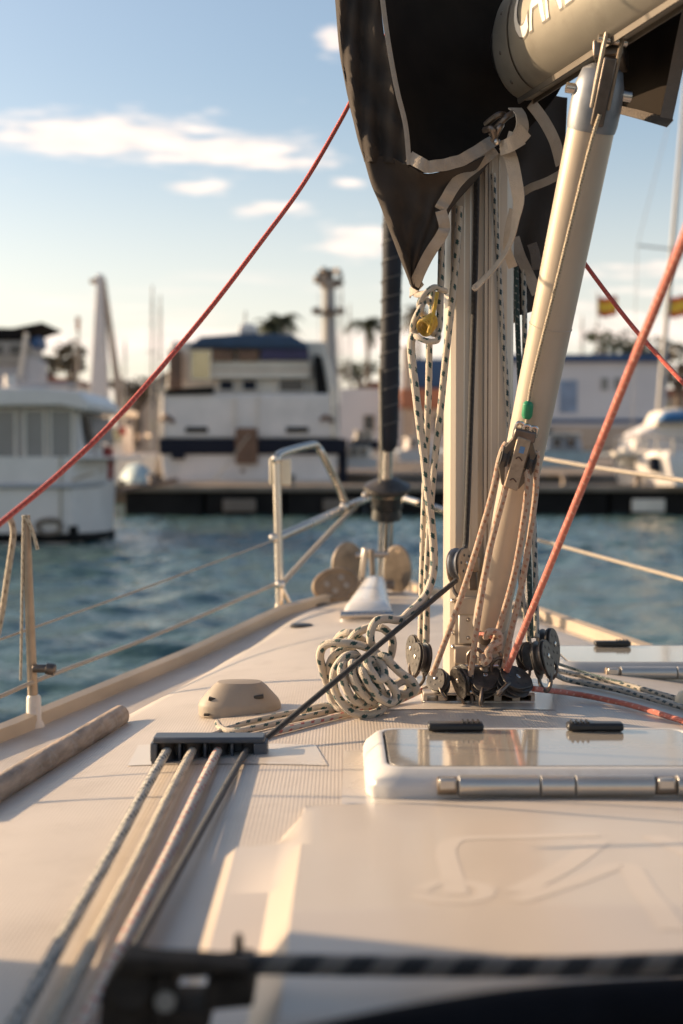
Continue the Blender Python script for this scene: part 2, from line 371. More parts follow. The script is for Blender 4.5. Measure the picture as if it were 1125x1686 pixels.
rope_mat('rope_orange', (.58, .42, .30), (.42, .20, .115), .014, .20)
rope_mat('rope_redfleck', (.64, .54, .44), (.48, .10, .07), .026, .17)
rope_mat('rope_cream', (.52, .45, .34), (.24, .20, .14), .018, .2)
rope_mat('rope_grey', (.50, .46, .39), (.035, .05, .05), .022, .24)
rope_mat('rope_red', (.66, .075, .045), (.70, .22, .15), .012, .12)
rope_mat('rope_pink', (.66, .175, .115), (.74, .35, .26), .02, .12)
rope_mat('rope_black', (.014, .011, .010), (.035, .028, .024), .012, .2)
rope_mat('rope_yellow', (.62, .40, .045), (.45, .27, .03), .012, .2)
rope_mat('rope_bw', (.25, .20, .155), (.030, .025, .022), .042, .25, twist=True)
rope_mat('wire', (.52, .40, .25), (.2, .14, .08), .006, .2, rough=.4)
rope_mat('lifeline', (.42, .35, .27), (.3, .25, .2), .01, .2, rough=.5)
# background
mk('bg_white', (.74, .67, .62), .4, var=.06, scale=1.5, dirt=(.45, .42, .38), dirtscale=1.2, dirtamt=.4)
mk('bg_cream', (.74, .66, .56), .5, var=.08, scale=2)
mk('bg_grey', (.42, .41, .42), .6, var=.1, scale=1)
mk('navy', (.007, .009, .020), .5, spec=.2, var=.2)
mk('canopy_blue', (.028, .060, .115), .6, var=.15, scale=3)
mk('canopy_violet', (.05, .04, .10), .6, var=.15, scale=3)
mk('dark_glass', (.035, .035, .038), .08, var=.2, scale=2)
mk('grey_glass', (.20, .20, .19), .12, var=.1, scale=2)
mk('warm_glass', (.45, .38, .24), .08, metal=.5, var=.15, scale=2)
mk('wood_brown', (.16, .085, .05), .6, var=.3, scale=3)
mk('black_rubber', (.010, .009, .009), .8, spec=.15, var=.3, scale=2)
mk('concrete', (.24, .195, .155), .9, spec=.15, var=.18, scale=1.5, bump=.3)
mk('concrete_dark', (.020, .018, .017), .9, spec=.1, var=.3, scale=1.2)
mk('quay_brown', (.20, .155, .12), .9, var=.25, scale=.8)
mk('wall_tan', (.52, .40, .30), .9, var=.15, scale=.5)
mk('wall_pale', (.70, .66, .64), .85, var=.06, scale=.5)
mk('roof_blue', (.030, .075, .17), .6, var=.15, scale=.5)
mk('roof_red', (.32, .13, .08), .85, var=.2, scale=.5)
mk('orange_cover', (.38, .15, .08), .7, var=.2, scale=1)
mk('poster_blue', (.24, .30, .40), .5, var=.25, scale=1.2)
mk('flag_red', (.62, .07, .03), .8, var=.15, scale=2)
mk('flag_yellow', (.90, .52, .05), .8, var=.15, scale=2)
mk('leaf', (.055, .062, .025), .7, var=.45, scale=.7)
mk('leaf_dry', (.10, .075, .04), .8, var=.4, scale=.7)
mk('trunk', (.15, .11, .08), .9, var=.3, scale=2)
mk('tower_grey', (.38, .36, .33), .8, var=.1, scale=.6)
mk('mast_far', (.36, .33, .30), .5, var=.1, scale=1)
mk('red_far', (.36, .05, .035), .5, var=.15)
mk('hill', (.20, .17, .145), .95, var=.25, scale=.06)
mk('tarp_teal', (.42, .50, .50), .6, var=.15, scale=3)
mk('boat_blue', (.05, .15, .32), .5, var=.15, scale=2)
# ================================================================== SETTING
b = MB(); S = 2600; WX, W0, W1 = 30, 2.0, 47.5
b.add([(-S, -80, -.03), (S, -80, -.03), (S, 3200, -.03), (-S, 3200, -.03)], [(0, 1, 2, 3)])
tag(b.build('sea', 'water', smooth=False), kind='structure')
import numpy as np
def harbour_water():
    rng = np.random.default_rng(5); nx, ny = 460, 520
    xs = np.linspace(-1, 1, nx); xs = np.sign(xs)*np.abs(xs)**1.35*WX; yy = W0+(W1-W0)*np.linspace(0, 1, ny)**1.4
    X, Y = np.meshgrid(xs, yy); Z = np.zeros_like(X); H = np.zeros_like(X)
    for i in range(70):
        L_ = .22*(2.0/.22)**rng.random(); a = 2.2+rng.normal(0, .65); k = 2*math.pi/L_; ph = rng.random()*6.28
        amp = .0066*L_**.8; Z += amp*np.sin(k*(X*math.cos(a)+Y*math.sin(a))+ph+.6*np.sin(.7*X+.5*Y+ph))
    gust = .75+.35*np.sin(.35*X+.8*np.sin(.21*Y)+1)*np.sin(.27*Y+.5*np.sin(.3*X))
    edge = np.clip((WX-np.abs(X))/5, 0, 1)*np.clip((Y-W0)/1, 0, 1)*np.clip((W1-Y)/2, 0, 1)
    Z = Z*gust*edge+.012*edge-.012
    vs_ = np.stack([X, Y, Z], -1).reshape(-1, 3)
    i = np.arange((ny-1)*(nx-1)); r, c = i//(nx-1), i % (nx-1); q = r*nx+c
    fs = np.stack([q, q+1, q+nx+1, q+nx], -1)
    me = bpy.data.meshes.new('water'); me.from_pydata(vs_.tolist(), [], fs.tolist()); me.materials.append(M['water'])
    me.polygons.foreach_set('use_smooth', [True]*len(me.polygons)); o = bpy.data.objects.new('water', me); COL.objects.link(o); tag(o, kind='structure')
harbour_water()
b = MB(); b.bb((-220, 47, -1), (220, 330, .95))
tag(b.build('quay', 'quay_brown', smooth=False), kind='structure')
# distant low hills
b = MB(); rows = []
for k in range(61):
    x = -900+k*30; h = 10+9*math.sin(k*.37)+6*math.sin(k*.9+1)+random.uniform(-1.5, 1.5)
    rows.append([V((x, 900, -1)), V((x, 915, max(3, h)*.7)), V((x, 950, max(4, h))), V((x, 1000, -1))])
b.loft(rows); tag(b.build('hills', 'hill'), kind='structure')
# ================================================================== THE SAILING BOAT
# ---- deck
deck = thing('sailboat_deck', 'cream moulded deck and coachroof of the sailing boat in the foreground', 'boat deck', (axis(2.5), 2.5, CAMZ-.5))
b = MB(); rows = []; ys = [.3+.06*i for i in range(88)]
ys = [y for y in ys if y < 5.52]+[5.535, 5.55, 5.562]
fr = [-1+2*i/72 for i in range(73)]
for y in ys:
    h = hb(y); rows.append([V((axis(y)+f*h, y, deckz(axis(y)+f*h, y))) for f in fr])
b.loft(rows); b.build('deck_surface', 'nonskid', deck, ang=60)
for sgn in (-1, 1):
    b = MB(); rows = []
    for y in ys:
        h = hb(y); xx = axis(y)+sgn*h; z = deckz(xx, y); o_ = sgn
        rows.append([V((xx-o_*.022, y, z-.004)), V((xx-o_*.020, y, z+.030)), V((xx+o_*.006, y, z+.034)), V((xx+o_*.012, y, z-.02))])
    b.loft(rows); b.build('toe_rail', 'toerail', deck)
    b = MB(); rows = []
    for y in ys:
        h = hb(y); xx = axis(y)+sgn*h; z = deckz(xx, y)
        rows.append([V((xx+sgn*.008, y, z-.008)), V((lerp(axis(y), xx, .97)+sgn*.01, y-.03, z-.35)), V((lerp(axis(y), xx, .86), y-.15, z-.8)), V((lerp(axis(y), xx, .6), y-.3, -.3))])
    b.loft(rows); b.build('hull_side', 'gelcoat_white', deck)
def deck_patch(pts_px, mat, name, up, n=14, z_extra=None):
    "a smooth moulded sheet lying on the deck, given by four photo corners"
    c = [D(*p) for p in pts_px]; rows = []
    for i in range(n+1):
        a = c[0].lerp(c[3], i/n); d = c[1].lerp(c[2], i/n); r = []
        for k in range(n+1):
            p = a.lerp(d, k/n); r.append(V((p.x, p.y, deckz(p.x, p.y)+up)))
        rows.append(r)
    return MB().loft(rows).build(name, mat, deck)
deck_patch([(566, 1238), (1180, 1238), (1290, 1336), (562, 1336)], 'gelcoat', 'hatch_pad', .0012)
deck_patch([(228, 1228), (520, 1228), (540, 1262), (210, 1262)], 'gelcoat', 'fitting_pad', .0012)
deck_patch([(655, 1118), (900, 1118), (915, 1170), (640, 1170)], 'gelcoat', 'mast_pad', .0012)
# sea hood moulding (garage of the companionway hatch)
def hoodz(x, y):
    t = min(1, max(0, (1.93-y)/.62))**1.15; return CAMZ-.4725+.048*t
b = MB(); rows = []
for i in range(130):
    y = 1.90-i*.01
    t = sstep((1.90-y)/.06); t2 = sstep((1.745-y)/.07)
    xl = -.047; wid = lerp(.012, .034, t)+.042*t2
    z0 = CAMZ-.478
    zt = hoodz(0, y); r = []
    wi = lerp(.003, .030, sstep((1.90-y)/.18)); fl = .001+.060*t2
    r += [V((xl-wi-fl-.002, y, z0-.010)), V((xl-wi-fl, y, z0+.001)), V((xl-wi-fl*.8, y, z0+.001+.010*t2)), V((xl-wi, y, z0+.002+.012*t2)), V((xl-wi*.45, y, lerp(z0+.008, zt, .55))), V((xl, y, zt))]
    for k in range(1, 49):
        x = lerp(xl, .66, k/48); r.append(V((x, y, zt+.006*math.sin(math.pi*k/48))))
    r.append(V((.66+wid, y, z0-.006))); rows.append(r)
rows.insert(0, [V((p.x, 1.93, CAMZ-.484)) for p in rows[0]])
b.loft(rows); b.build('sea_hood', 'hood_gel', deck, ang=28)
def hood_pt(px, py, up=.0015):
    y = 1.0
    while y < 2:
        p = P(px, py, y); k = (p.x+.047)/.707
        if p.z <= hoodz(0, y)+.006*math.sin(math.pi*max(0, min(1, k)))+up: return p
        y += .003
    return p
def hood_band(pts, wpx, name='painted_light_band'):  # patches of reflected light painted on the hood as lighter strips
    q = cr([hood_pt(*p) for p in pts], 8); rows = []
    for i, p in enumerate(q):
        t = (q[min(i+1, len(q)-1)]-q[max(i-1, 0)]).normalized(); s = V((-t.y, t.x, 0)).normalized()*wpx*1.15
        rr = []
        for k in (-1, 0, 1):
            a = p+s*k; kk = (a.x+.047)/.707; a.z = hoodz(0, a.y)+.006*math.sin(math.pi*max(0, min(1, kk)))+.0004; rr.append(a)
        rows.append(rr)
    MB().loft(rows).build(name, 'painted_light_gel', deck)
b = MB(); q = [D(374, 1452), D(380, 1452), D(376, 1566), D(366, 1566)]; b.add([V((p.x, p.y, deckz(p.x, p.y)+.002)) for p in q], [(0, 1, 2, 3)]); b.build('shadow_gap_strip', 'shadow_gap_brown', deck, smooth=False)  # thin brown strip painted in for a gap of shadow beside the hood
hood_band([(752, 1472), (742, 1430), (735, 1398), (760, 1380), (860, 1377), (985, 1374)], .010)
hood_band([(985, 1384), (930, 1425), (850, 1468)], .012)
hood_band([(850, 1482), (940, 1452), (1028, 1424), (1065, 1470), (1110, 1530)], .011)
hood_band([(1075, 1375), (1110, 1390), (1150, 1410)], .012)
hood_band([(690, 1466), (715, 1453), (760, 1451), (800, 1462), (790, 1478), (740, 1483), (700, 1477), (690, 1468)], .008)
# dark deck fillers
for px, py in ((497, 1032), (528, 998)):
    c = D(px, py); b = MB(); b.lathe(c+V((0, 0, -.002)), (0, 0, 1), [(0, .034), (.008, .034), (.011, .028), (.011, .001)], 20); tag(b.build('deck_filler_cap', 'black_plastic'), ['flat dark round filler cap on foredeck beside the pulpit post' if px < 510 else 'flat dark round filler cap nearest the oval holed plate at the bow', ][0], 'filler cap', 'filler caps on the foredeck')
# ---- wooden handrail on the coachroof edge
b = MB()
e0 = D(198, 1192); e1 = D(-60, 1352)
pts = [e0.lerp(e1, t/10) for t in range(11)]
hr = thing('handrail', 'weathered teak grab rail along the left edge of the coachroof', 'handrail', e0)
for i, p in enumerate(pts): p.z = deckz(p.x, p.y)+.016
dr = (e1-e0).normalized(); sd = V((-dr.y, dr.x, 0)).normalized()
rows = []
for i, p in enumerate([pts[0]-dr*.012]+pts+[pts[-1]+dr*.02]):
    k = .55 if i in (0,) else 1
    rows.append([p+sd*.019*math.cos(a)*k+V((0, 0, .021*math.sin(a)*k)) for a in [2*math.pi*j/14 for j in range(14)]])
MB().loft(rows, closed=True, capends=True).build('rail', 'teak', hr)
for t in (.12, .5, .9):
    p = pts[int(t*10)]; MB().box(p-V((0, 0, .022)), (.03, .07, .03), Matrix.Rotation(math.atan2(dr.x, -dr.y), 3, 'Z')).build('rail_foot', 'teak', hr, bevel=.004)
# ---- tan ventilator / plastic dome
c = D(392, 1178); c = V((c.x, c.y+.045, deckz(c.x, c.y+.045)))
vt = thing('deck_vent', 'low tan plastic ventilator dome with small slots on the deck', 'ventilator', c)
b = MB(); rows = []
def oval(cx, cy, z, a_, b_, n=28, e=2.6):
    r = []
    for k in range(n):
        t = 2*math.pi*k/n; ct, st = math.cos(t), math.sin(t)
        r.append(V((cx+a_*math.copysign(abs(ct)**(2/e), ct), cy+b_*math.copysign(abs(st)**(2/e), st), z)))
    return r
for h, a_, b_ in ((-.004, .079, .058), (.014, .080, .059), (.022, .077, .056), (.050, .052, .038), (.058, .042, .03), (.0605, .02, .014)):
    rows.append(oval(c.x, c.y, c.z+h, a_, b_))
b.loft(rows, closed=True, capends=True); b.build('dome', 'vent_tan', vt, ang=30)
for px, py, w_ in ((352, 1152, .020), (426, 1148, .018)):
    p = P(px, py, c.y-.04); k_ = min(.97, abs(p.x-c.x)/.068); ysf = c.y-.0496*(1-k_**2.6)**(1/2.6); p = P(px, py, ysf)
    MB().box(p+V((0, .0135, 0)), (w_, .03, .007), Matrix.Rotation(.15 if px < 400 else -.15, 3, 'Y')).build('slot', 'black_plastic', vt, bevel=.001)
for px in (340, 375, 400, 425):
    p = P(px, 1177, c.y-.056); p.z = c.z+.003; MB().box(p+V((0, .004, 0)), (.010, .01, .004)).build('drain_slot', 'black_plastic', vt)
# ---- line organizer
c = D(343, 1251); og_y = c.y
og = thing('line_organizer', 'dark blue-grey deck organizer box guiding four lines on the coachroof', 'deck organizer', c+V((0, .02, 0)))
x0, x1 = P(247, 1250, og_y).x, P(440, 1250, og_y).x; zb = min(deckz(x0, og_y), deckz(x1, og_y)); zt = c.z+.036
tilt = deckz(x1, og_y)-deckz(x0, og_y)
b = MB(); b.bb((x0+.004, og_y, zt-.010), (x1-.004, og_y+.046, zt)); b.build('top_plate', 'organizer_blue', og, bevel=.003)
b = MB(); b.bb((x0+.002, og_y+.002, zb-.004), (x1-.002, og_y+.044, zb+.006)); b.build('base_plate', 'organizer_blue', og)
slots = [274, 316, 358, 405]
edges = [x0] + [P((a+c_)/2, 1250, og_y).x for a, c_ in zip(slots, slots[1:])] + [x1]
for i, x in enumerate(edges):
    wd = .011 if i in (0, 4) else .0045
    if i == 4: wd = .022
    xc = x+(wd/2 if i == 0 else -wd/2 if i == 4 else 0)
    b = MB(); b.bb((xc-wd/2, og_y+.001 if i in (0, 4) else og_y+.006, zb+.005), (xc+wd/2, og_y+.045, zt-.0095)); b.build('end_cheek' if i in (0, 4) else 'divider', 'organizer_blue', og, bevel=.002)
MB().bb((x0+.004, og_y+.040, zb+.004), (x1-.004, og_y+.0445, zt-.009)).build('added_back_plate', 'organizer_blue', og)  # added plate hiding the lit deck behind, so the slots look dark
for i in range(4):
    xc = (edges[i]+edges[i+1])/2
    b = MB(); b.lathe((xc, og_y+.026, zb+.006), (0, 0, 1), [(0, .017), (.008, .013), (.016, .013), (zt-zb-.017, .017)], 18); b.build('sheave', 'sheave', og)
# ---- ropes helper
def rope(name, label, pts, r, mat, group=None, n=8, seg=10, cat='rope', parent=None, ends=False):
    q = cr(pts, seg); b = MB(); b.ring(q, r, n)
    o = b.build(name, mat, parent, ang=80)
    if parent is None: tag(o, label, cat, group)
    return o
def ondeck(px, py, up): p = D(px, py, up); p.z = deckz(p.x, p.y)+up; return p
# four lines from the organizer aft
ends = [((20, 1690), (-25, 1790)), ((78, 1690), (40, 1790)), ((150, 1660), (110, 1760)), ((232, 1562), (170, 1665))]
lab = ['grey and black flecked line leaving the organizer, leftmost of four', 'cream line leaving the organizer, second from the left', 'pale rope with red flecks leaving the organizer, third from the left', 'black line running from the mast block through the organizer towards the camera']
mats = ['rope_grey', 'rope_cream', 'rope_redfleck', 'rope_black']
for i in range(4):
    a = P(slots[i], 1238, og_y+.006)
    if i == 3: a = P(404, 1238, og_y+.006)
    m_, e_ = ends[i]
    # taut lines that rise slightly above the deck towards the clutches
    e = D(*e_, up=.02); e.z += .006; mid = a.lerp(e, .5)+V((0, 0, -.003))
    if i == 3:
        pts = [P(751, 956, 2.715), P(600, 1082, 2.50), P(441, 1214, og_y+.055), V((a.x+.006, og_y+.024, a.z+.004)), a, mid, e]
        q = [pts[0].lerp(pts[2], t/12) for t in range(13)]+[pts[3]]+[pts[4].lerp(e, t/12) for t in range(13)]
        b = MB(); b.ring(q, .0052, 8); tag(b.build('black_line', 'rope_black', ang=80), lab[i], 'rope', 'lines through the deck organizer')
    else:
        back = V((a.x+.01, og_y+.030, a.z)); tail = {0: (420, 1200), 1: (470, 1206), 2: (480, 1212)}[i]
        rope('control_line', lab[i], [V((a.x+.004, og_y+.036, a.z)), a, a.lerp(e, .25), mid, a.lerp(e, .75), e], .0074, mats[i], 'lines through the deck organizer')
# lines from the organizer forward under the rope pile to the mast foot
rope('flecked_line', 'flat green flecked line lying on deck from organizer to rope pile', [P(300, 1222, og_y+.06), ondeck(345, 1212, .006), ondeck(400, 1192, .006), ondeck(470, 1176, .006), ondeck(560, 1160, .006), ondeck(640, 1140, .007)], .0055, 'rope_green', 'lines forward of the organizer')
rope('red_flecked_line', 'pale line with red flecks on deck nearest the hatch', [P(372, 1230, og_y+.06), ondeck(430, 1212, .006), ondeck(500, 1194, .006), ondeck(580, 1174, .006), ondeck(650, 1157, .006), ondeck(705, 1132, .02)], .0055, 'rope_redfleck', 'lines forward of the organizer')
rope('flecked_tail', 'rope end curling up beside the black organizer box', [ondeck(358, 1190, .016), ondeck(363, 1198, .010), ondeck(378, 1204, .007), ondeck(410, 1201, .007), ondeck(460, 1190, .007), ondeck(520, 1177, .007), ondeck(590, 1160, .007)], .006, 'rope_green', 'lines forward of the organizer')
# ---- rope pile (one long halyard tail from the hank at the mast)
def C4(x, y, dy=0): return P(490+x/4.89, 990+y/4.89, 2.60+dy)
PILE = []
for i in range(6):
    ca, rx_, ry_, ox, oy = random.uniform(.5, 1.2), random.uniform(70, 110), random.uniform(170, 230), random.uniform(-70, 90), random.uniform(-30, 50)
    for k in range(7):
        t = 2*math.pi*k/7+i; u_, v_ = rx_*math.cos(t), ry_*math.sin(t)
        PILE.append(C4(520+ox+u_*math.cos(ca)-v_*math.sin(ca)*-1*.6, 620+oy+u_*math.sin(ca)+v_*math.cos(ca)*.9, -.012+.042*math.cos(t+ca)))
path = [P(684, 545, 2.72), P(677, 570, 2.71), P(684, 640, 2.70), P(696, 735, 2.70), P(707, 830, 2.70), P(714, 900, 2.70), P(713, 945, 2.69), P(700, 982, 2.67)]
path += [C4(900, 90, .03), C4(820, 150, .02), C4(720, 142, .0), C4(640, 158, -.015), C4(596, 230, -.02), C4(592, 330, -.015), C4(640, 420, .03), C4(730, 470, .05),
  C4(765, 380, .04), C4(755, 290, .03), C4(690, 220, .02), C4(590, 210, .03), C4(480, 255, .02), C4(420, 320, .03), C4(350, 400, .05), C4(300, 470, .05),
  C4(310, 330, .06), C4(370, 262, .04), C4(440, 262, .03), C4(540, 330, .05), C4(600, 400, .02),
  C4(560, 372, -.01), C4(450, 345, -.02), C4(330, 335, -.02), C4(225, 352, -.01), C4(182, 430, -.0), C4(200, 540, .01), C4(240, 660, .02), C4(300, 780, .03), C4(370, 855, .02),
  C4(460, 800, .04), C4(520, 640, .05), C4(500, 480, .02), C4(430, 400, .0), C4(330, 412, -.005), C4(262, 500, .01), C4(262, 640, .02), C4(262, 740, .02), C4(300, 830, .015), C4(380, 870, .01),
  C4(500, 780, .05), C4(540, 560, .04), C4(470, 440, -.02), C4(380, 450, -.04), C4(300, 560, -.045), C4(295, 690, -.045), C4(345, 800, -.045), C4(430, 885, -.045), C4(530, 918, -.035), C4(630, 905, -.02), C4(690, 850, .01),
  C4(640, 760, .04), C4(500, 560, .03), C4(400, 490, -.03), C4(352, 560, -.06), C4(385, 680, -.065), C4(440, 780, -.06), C4(520, 820, -.045), C4(590, 790, -.01), C4(560, 660, .02),
  C4(480, 520, -.02), C4(440, 500, -.055), C4(450, 600, -.07), C4(510, 720, -.07), C4(580, 790, -.055), C4(640, 780, -.02), C4(600, 640, .02), C4(520, 500, -.03), C4(525, 570, -.075), C4(590, 690, -.075), C4(670, 785, -.065), C4(750, 815, -.05), C4(795, 770, -.045), C4(770, 690, -.05), C4(700, 610, -.05),
  C4(620, 500, -.04), C4(560, 480, -.06), C4(590, 560, -.075), C4(650, 630, -.07), C4(700, 610, -.06), C4(690, 530, -.05), C4(640, 460, -.04), C4(600, 420, -.03),
  *PILE,
  C4(680, 440, -.045), C4(760, 510, -.045), C4(840, 585, -.035), C4(920, 640, -.02), C4(950, 700, -.01), C4(900, 745, .0), C4(810, 745, .02), C4(780, 690, .03), C4(860, 640, .04), C4(900, 690, .05), C4(800, 800, .04), C4(600, 860, .04), C4(400, 870, .03), C4(200, 850, .02), C4(20, 890, .01)]
path = [V((p.x, p.y, max(p.z, deckz(p.x, p.y)+.0065))) for p in path]
rope('piled_halyard', 'knotted pile of green flecked white rope on deck left of the mast', path, .0079, 'rope_green', None, n=9, seg=9, cat='rope pile')
# ---- mast
MX, MY = .276, 2.905
mast = thing('mast', 'beige aluminium mast with sail groove standing on the coachroof', 'mast', (MX, MY, deckz(MX, MY)))
b = MB(); rows = []
def mast_sec(z):
    W_, Dp = .0665, .088; pts = []
    pts += [(-.006, -Dp), (-.006, -Dp+.016), (.006, -Dp+.016), (.006, -Dp)]
    pts += [(.050, -Dp+.001), (.060, -Dp+.008), (W_, -Dp+.03), (W_*1.03, -.02), (W_, .02), (W_*.8, .055), (W_*.45, .08), (0, .09)]
    pts += [(-x, y) for x, y in reversed(pts[4:-1])]
    return [V((MX+x, MY+y, z)) for x, y in pts]
for z in (deckz(MX, MY)-.01, CAMZ-.2, CAMZ+.3, CAMZ+1, CAMZ+3, CAMZ+8.5): rows.append(mast_sec(z))
b.loft(rows, closed=True, capends=True); b.build('mast_section', 'mast_paint', mast, ang=25)
for x_ in (.020, -.022, -.034, .034):
    MB().bb((MX+x_-.0008, MY-.0892, CAMZ-.25), (MX+x_+.0008, MY-.0872, CAMZ+2)).build('track_rib', 'alu', mast)
MB().bb((MX+.0115, MY-.0886, CAMZ-.28), (MX+.0140, MY-.086, CAMZ+2)).build('groove_slit', 'darksteel', mast)
# mast collar plates with bolts (vang / kicker fitting)
for (ya, yb, xa, xb, dp) in ((983, 1012, 752, 800, .014), (1062, 1092, 748, 800, .016)):
    a = P(xa, ya, MY-.089); c = P(xb, yb, MY-.089)
    MB().bb((a.x, MY-.088-dp, c.z), (c.x, MY-.084, a.z)).build('collar_plate', 'mast_paint', mast, bevel=.003)
a = P(756, 1012, 2.8); c = P(800, 1062, 2.8); MB().bb((a.x, MY-.098, c.z), (c.x, MY-.087, a.z)).build('bracket', 'alu', mast, bevel=.003)
for px, py in ((745, 989), (745, 1042), (746, 1065), (771, 1020), (771, 1050), (768, 1094)):
    p = P(px, py, MY-.095); MB().lathe(p+V((0, .012, 0)), (0, -1, 0), [(0, .0045), (.016, .0045), (.019, .002)], 8).build('bolt', 'steel', mast)
for sgn in (-1, 1):      # swept-back shrouds, outside the frame
    for yy_, zt2, r_ in ((2.22, 8.2, .0042), (2.36, 4.6, .0036)):
        p0 = V((axis(yy_)+sgn*(hb(yy_)-.10), yy_, 0)); p0.z = deckz(p0.x, p0.y); p1 = V((MX+sgn*.06, MY, CAMZ+zt2))
        sh_ = MB().ring([p0, p1], r_, 8).build('shroud', 'steel', mast); MB().ring([p0, p0.lerp(p1, .012), p0.lerp(p1, .03), p0.lerp(p1, .035)], [.007, .010, .010, .005], 10).build('turnbuckle', 'steel', sh_)
# mast foot plate with slots
fz = deckz(MX, MY-.1); a = P(697, 1146, 2.71); c = P(880, 1146, 2.71)
foot = thing('foot_casting', 'beige slotted mast foot plate on the deck holding the turning blocks', 'mast foot', (MX, 2.8, fz))
fy0 = 2.70
MB().bb((a.x, fy0, fz-.003), (c.x, MY+.11, fz+.004)).build('base_plate', 'alu', foot, bevel=.002)
MB().bb((a.x, fy0, fz+.014), (c.x, fy0+.10, fz+.019)).build('top_plate', 'mast_paint', foot, bevel=.002)
for i in range(7):
    x = lerp(a.x, c.x, i/6); wd = .014
    MB().bb((x-wd/2 if i else x, fy0+.001, fz+.004), (x+wd/2 if i < 6 else x, fy0+.09, fz+.0145)).build('spacer', 'mast_paint', foot)
MB().bb((MX-.09, MY-.12, fz+.004), (MX+.09, MY+.11, fz+.0185)).build('heel_block', 'mast_paint', foot, bevel=.003)
# ---- pulley block builder
def block(name, label, c, ax, up, r=.028, th=.020, cheek='cheek', sheave='sheave', group='turning blocks at the mast foot', base_pt=None, cat='pulley block'):
    c = V(c); ax = V(ax).normalized(); up = V(up); up = (up-ax*up.dot(ax)).normalized(); sd = ax.cross(up)
    t = thing(name, label, cat, base_pt if base_pt is not None else c, group)
    MB().lathe(c-ax*th*.32, ax, [(0, r*.96), (th*.12, r*.96), (th*.22, r*.74), (th*.42, r*.74), (th*.52, r*.96), (th*.64, r*.96)], 26).build('sheave', sheave, t, ang=30)
    for s in (-1, 1):
        poly = []
        for k in range(22):
            an = 2*math.pi*k/22; rr = r*.93
            q = up*math.sin(an)*rr+sd*math.cos(an)*rr*.9
            if math.sin(an) < -.25: q = up*math.sin(an)*rr*1.35+sd*math.cos(an)*rr*.85
            poly.append(c+ax*s*(th*.36)+q)
        if s < 0: poly.reverse()
        ck = MB().prism(poly, ax*s*th*.14).build('cheek', cheek, t, bevel=.0012, ang=30)
        for k in range(6):
            an = 2*math.pi*k/6; p = c+ax*s*(th*.49)+(up*math.sin(an)+sd*math.cos(an))*r*.55
            MB().lathe(p, ax*s, [(0, r*.09), (th*.035, r*.09), (th*.04, r*.05)], 8).build('rivet', 'cheek', ck)
    MB().lathe(c-ax*th*.6, ax, [(0, r*.10), (th*.04, r*.15), (th*1.16, r*.15), (th*1.2, r*.10)], 12).build('pin', 'steel', t)
    e = c-up*r*1.2
    MB().ring(cr([e+ax*th*.4+up*r*.2, e+ax*th*.42-up*r*.3, e-up*r*.75, e-ax*th*.42-up*r*.3, e-ax*th*.4+up*r*.2], 5), r*.11, 8).build('shackle', 'darksteel', t)
    return t
def bp(px, py, Y): return P(px, py, Y)
block('turning_block', 'light grey turning block left of mast, behind its dark neighbour', bp(685, 1068, 2.80), (-.93, -.35, .1), (.1, .1, 1), .029, .024, 'cheek', 'cheek_light')
block('turning_block', 'dark round turning block left of the mast beside the rope pile', bp(694, 1082, 2.74), (-.93, -.33, .12), (.15, 0, 1), .030, .026)
block('turning_block', 'grey-rimmed small turning block low at left end of the mast foot', bp(722, 1121, 2.70), (-.55, -.62, .55), (-.5, .3, .8), .024, .022, 'cheek', 'cheek_light')
block('turning_block', 'black turning block on edge in front of the mast, left of the shackles', bp(762, 1118, 2.68), (-.82, -.5, -.25), (-.1, 0, 1), .029, .024)
block('turning_block', 'tilted dark turning block at the centre of the mast foot', bp(800, 1118, 2.67), (-.1, -.62, .75), (.2, .6, .7), .032, .024)
block('turning_block', 'flat lying black turning block from which the pink rope leaves', bp(848, 1122, 2.66), (.42, -.42, .78), (.5, .6, .3), .036, .026)
block('turning_block', 'nearer grey turning block right of the mast with flecked lines', bp(893, 1082, 2.70), (.86, -.45, .25), (.2, .2, 1), .034, .026, 'cheek', 'cheek_light')
block('turning_block', 'upper dark turning block furthest right of the mast', bp(903, 1062, 2.77), (.86, -.45, .2), (.1, .2, 1), .034, .028)
block('turning_block', 'small dark turning block half hidden behind the right pair', bp(868, 1078, 2.76), (.5, -.8, .2), (.1, .2, 1), .026, .022)
# shackles heap at the vang base
hp = thing('vang_base_fitting', 'dark shackles and swivel joining the vang tackle to the mast foot', 'shackle', P(800, 1135, 2.67))
MB().lathe(P(800, 1140, 2.68), (0, 0, 1), [(0, .020), (.02, .020), (.026, .014), (.05, .012), (.055, .016), (.066, .016)], 16).build('swivel', 'darksteel', hp)
for px, py, s_ in ((783, 1085, 1), (812, 1085, -1), (822, 1100, 1), (790, 1128, -1)):
    c = P(px, py, 2.67); MB().ring(cr([c+V((-.012, 0, -.014)), c+V((-.014, -.004, .008)), c+V((0, -.006*s_, .020)), c+V((.014, -.004, .008)), c+V((.012, 0, -.014))], 6), .0036, 8).build('shackle', 'darksteel', hp)
    MB().cyl(c+V((-.018, 0, -.013)), c+V((.020, 0, -.013)), .0036, n=8).build('shackle_pin', 'steel', hp)
# block on the mast with the black line
mbk = block('cheek_block', 'large grey and brown block bolted to the aft face of the mast', P(757, 928, 2.755), (.80, -.60, .05), (0, .2, 1), .032, .030, 'block_tan', 'cast_grey', None)
MB().box(P(772, 928, 2.79), (.04, .05, .03)).build('bracket', 'block_tan', mbk, bevel=.004)
MB().box(P(778, 950, 2.79), (.016, .04, .05)).build('strap', 'darksteel', mbk, bevel=.003)
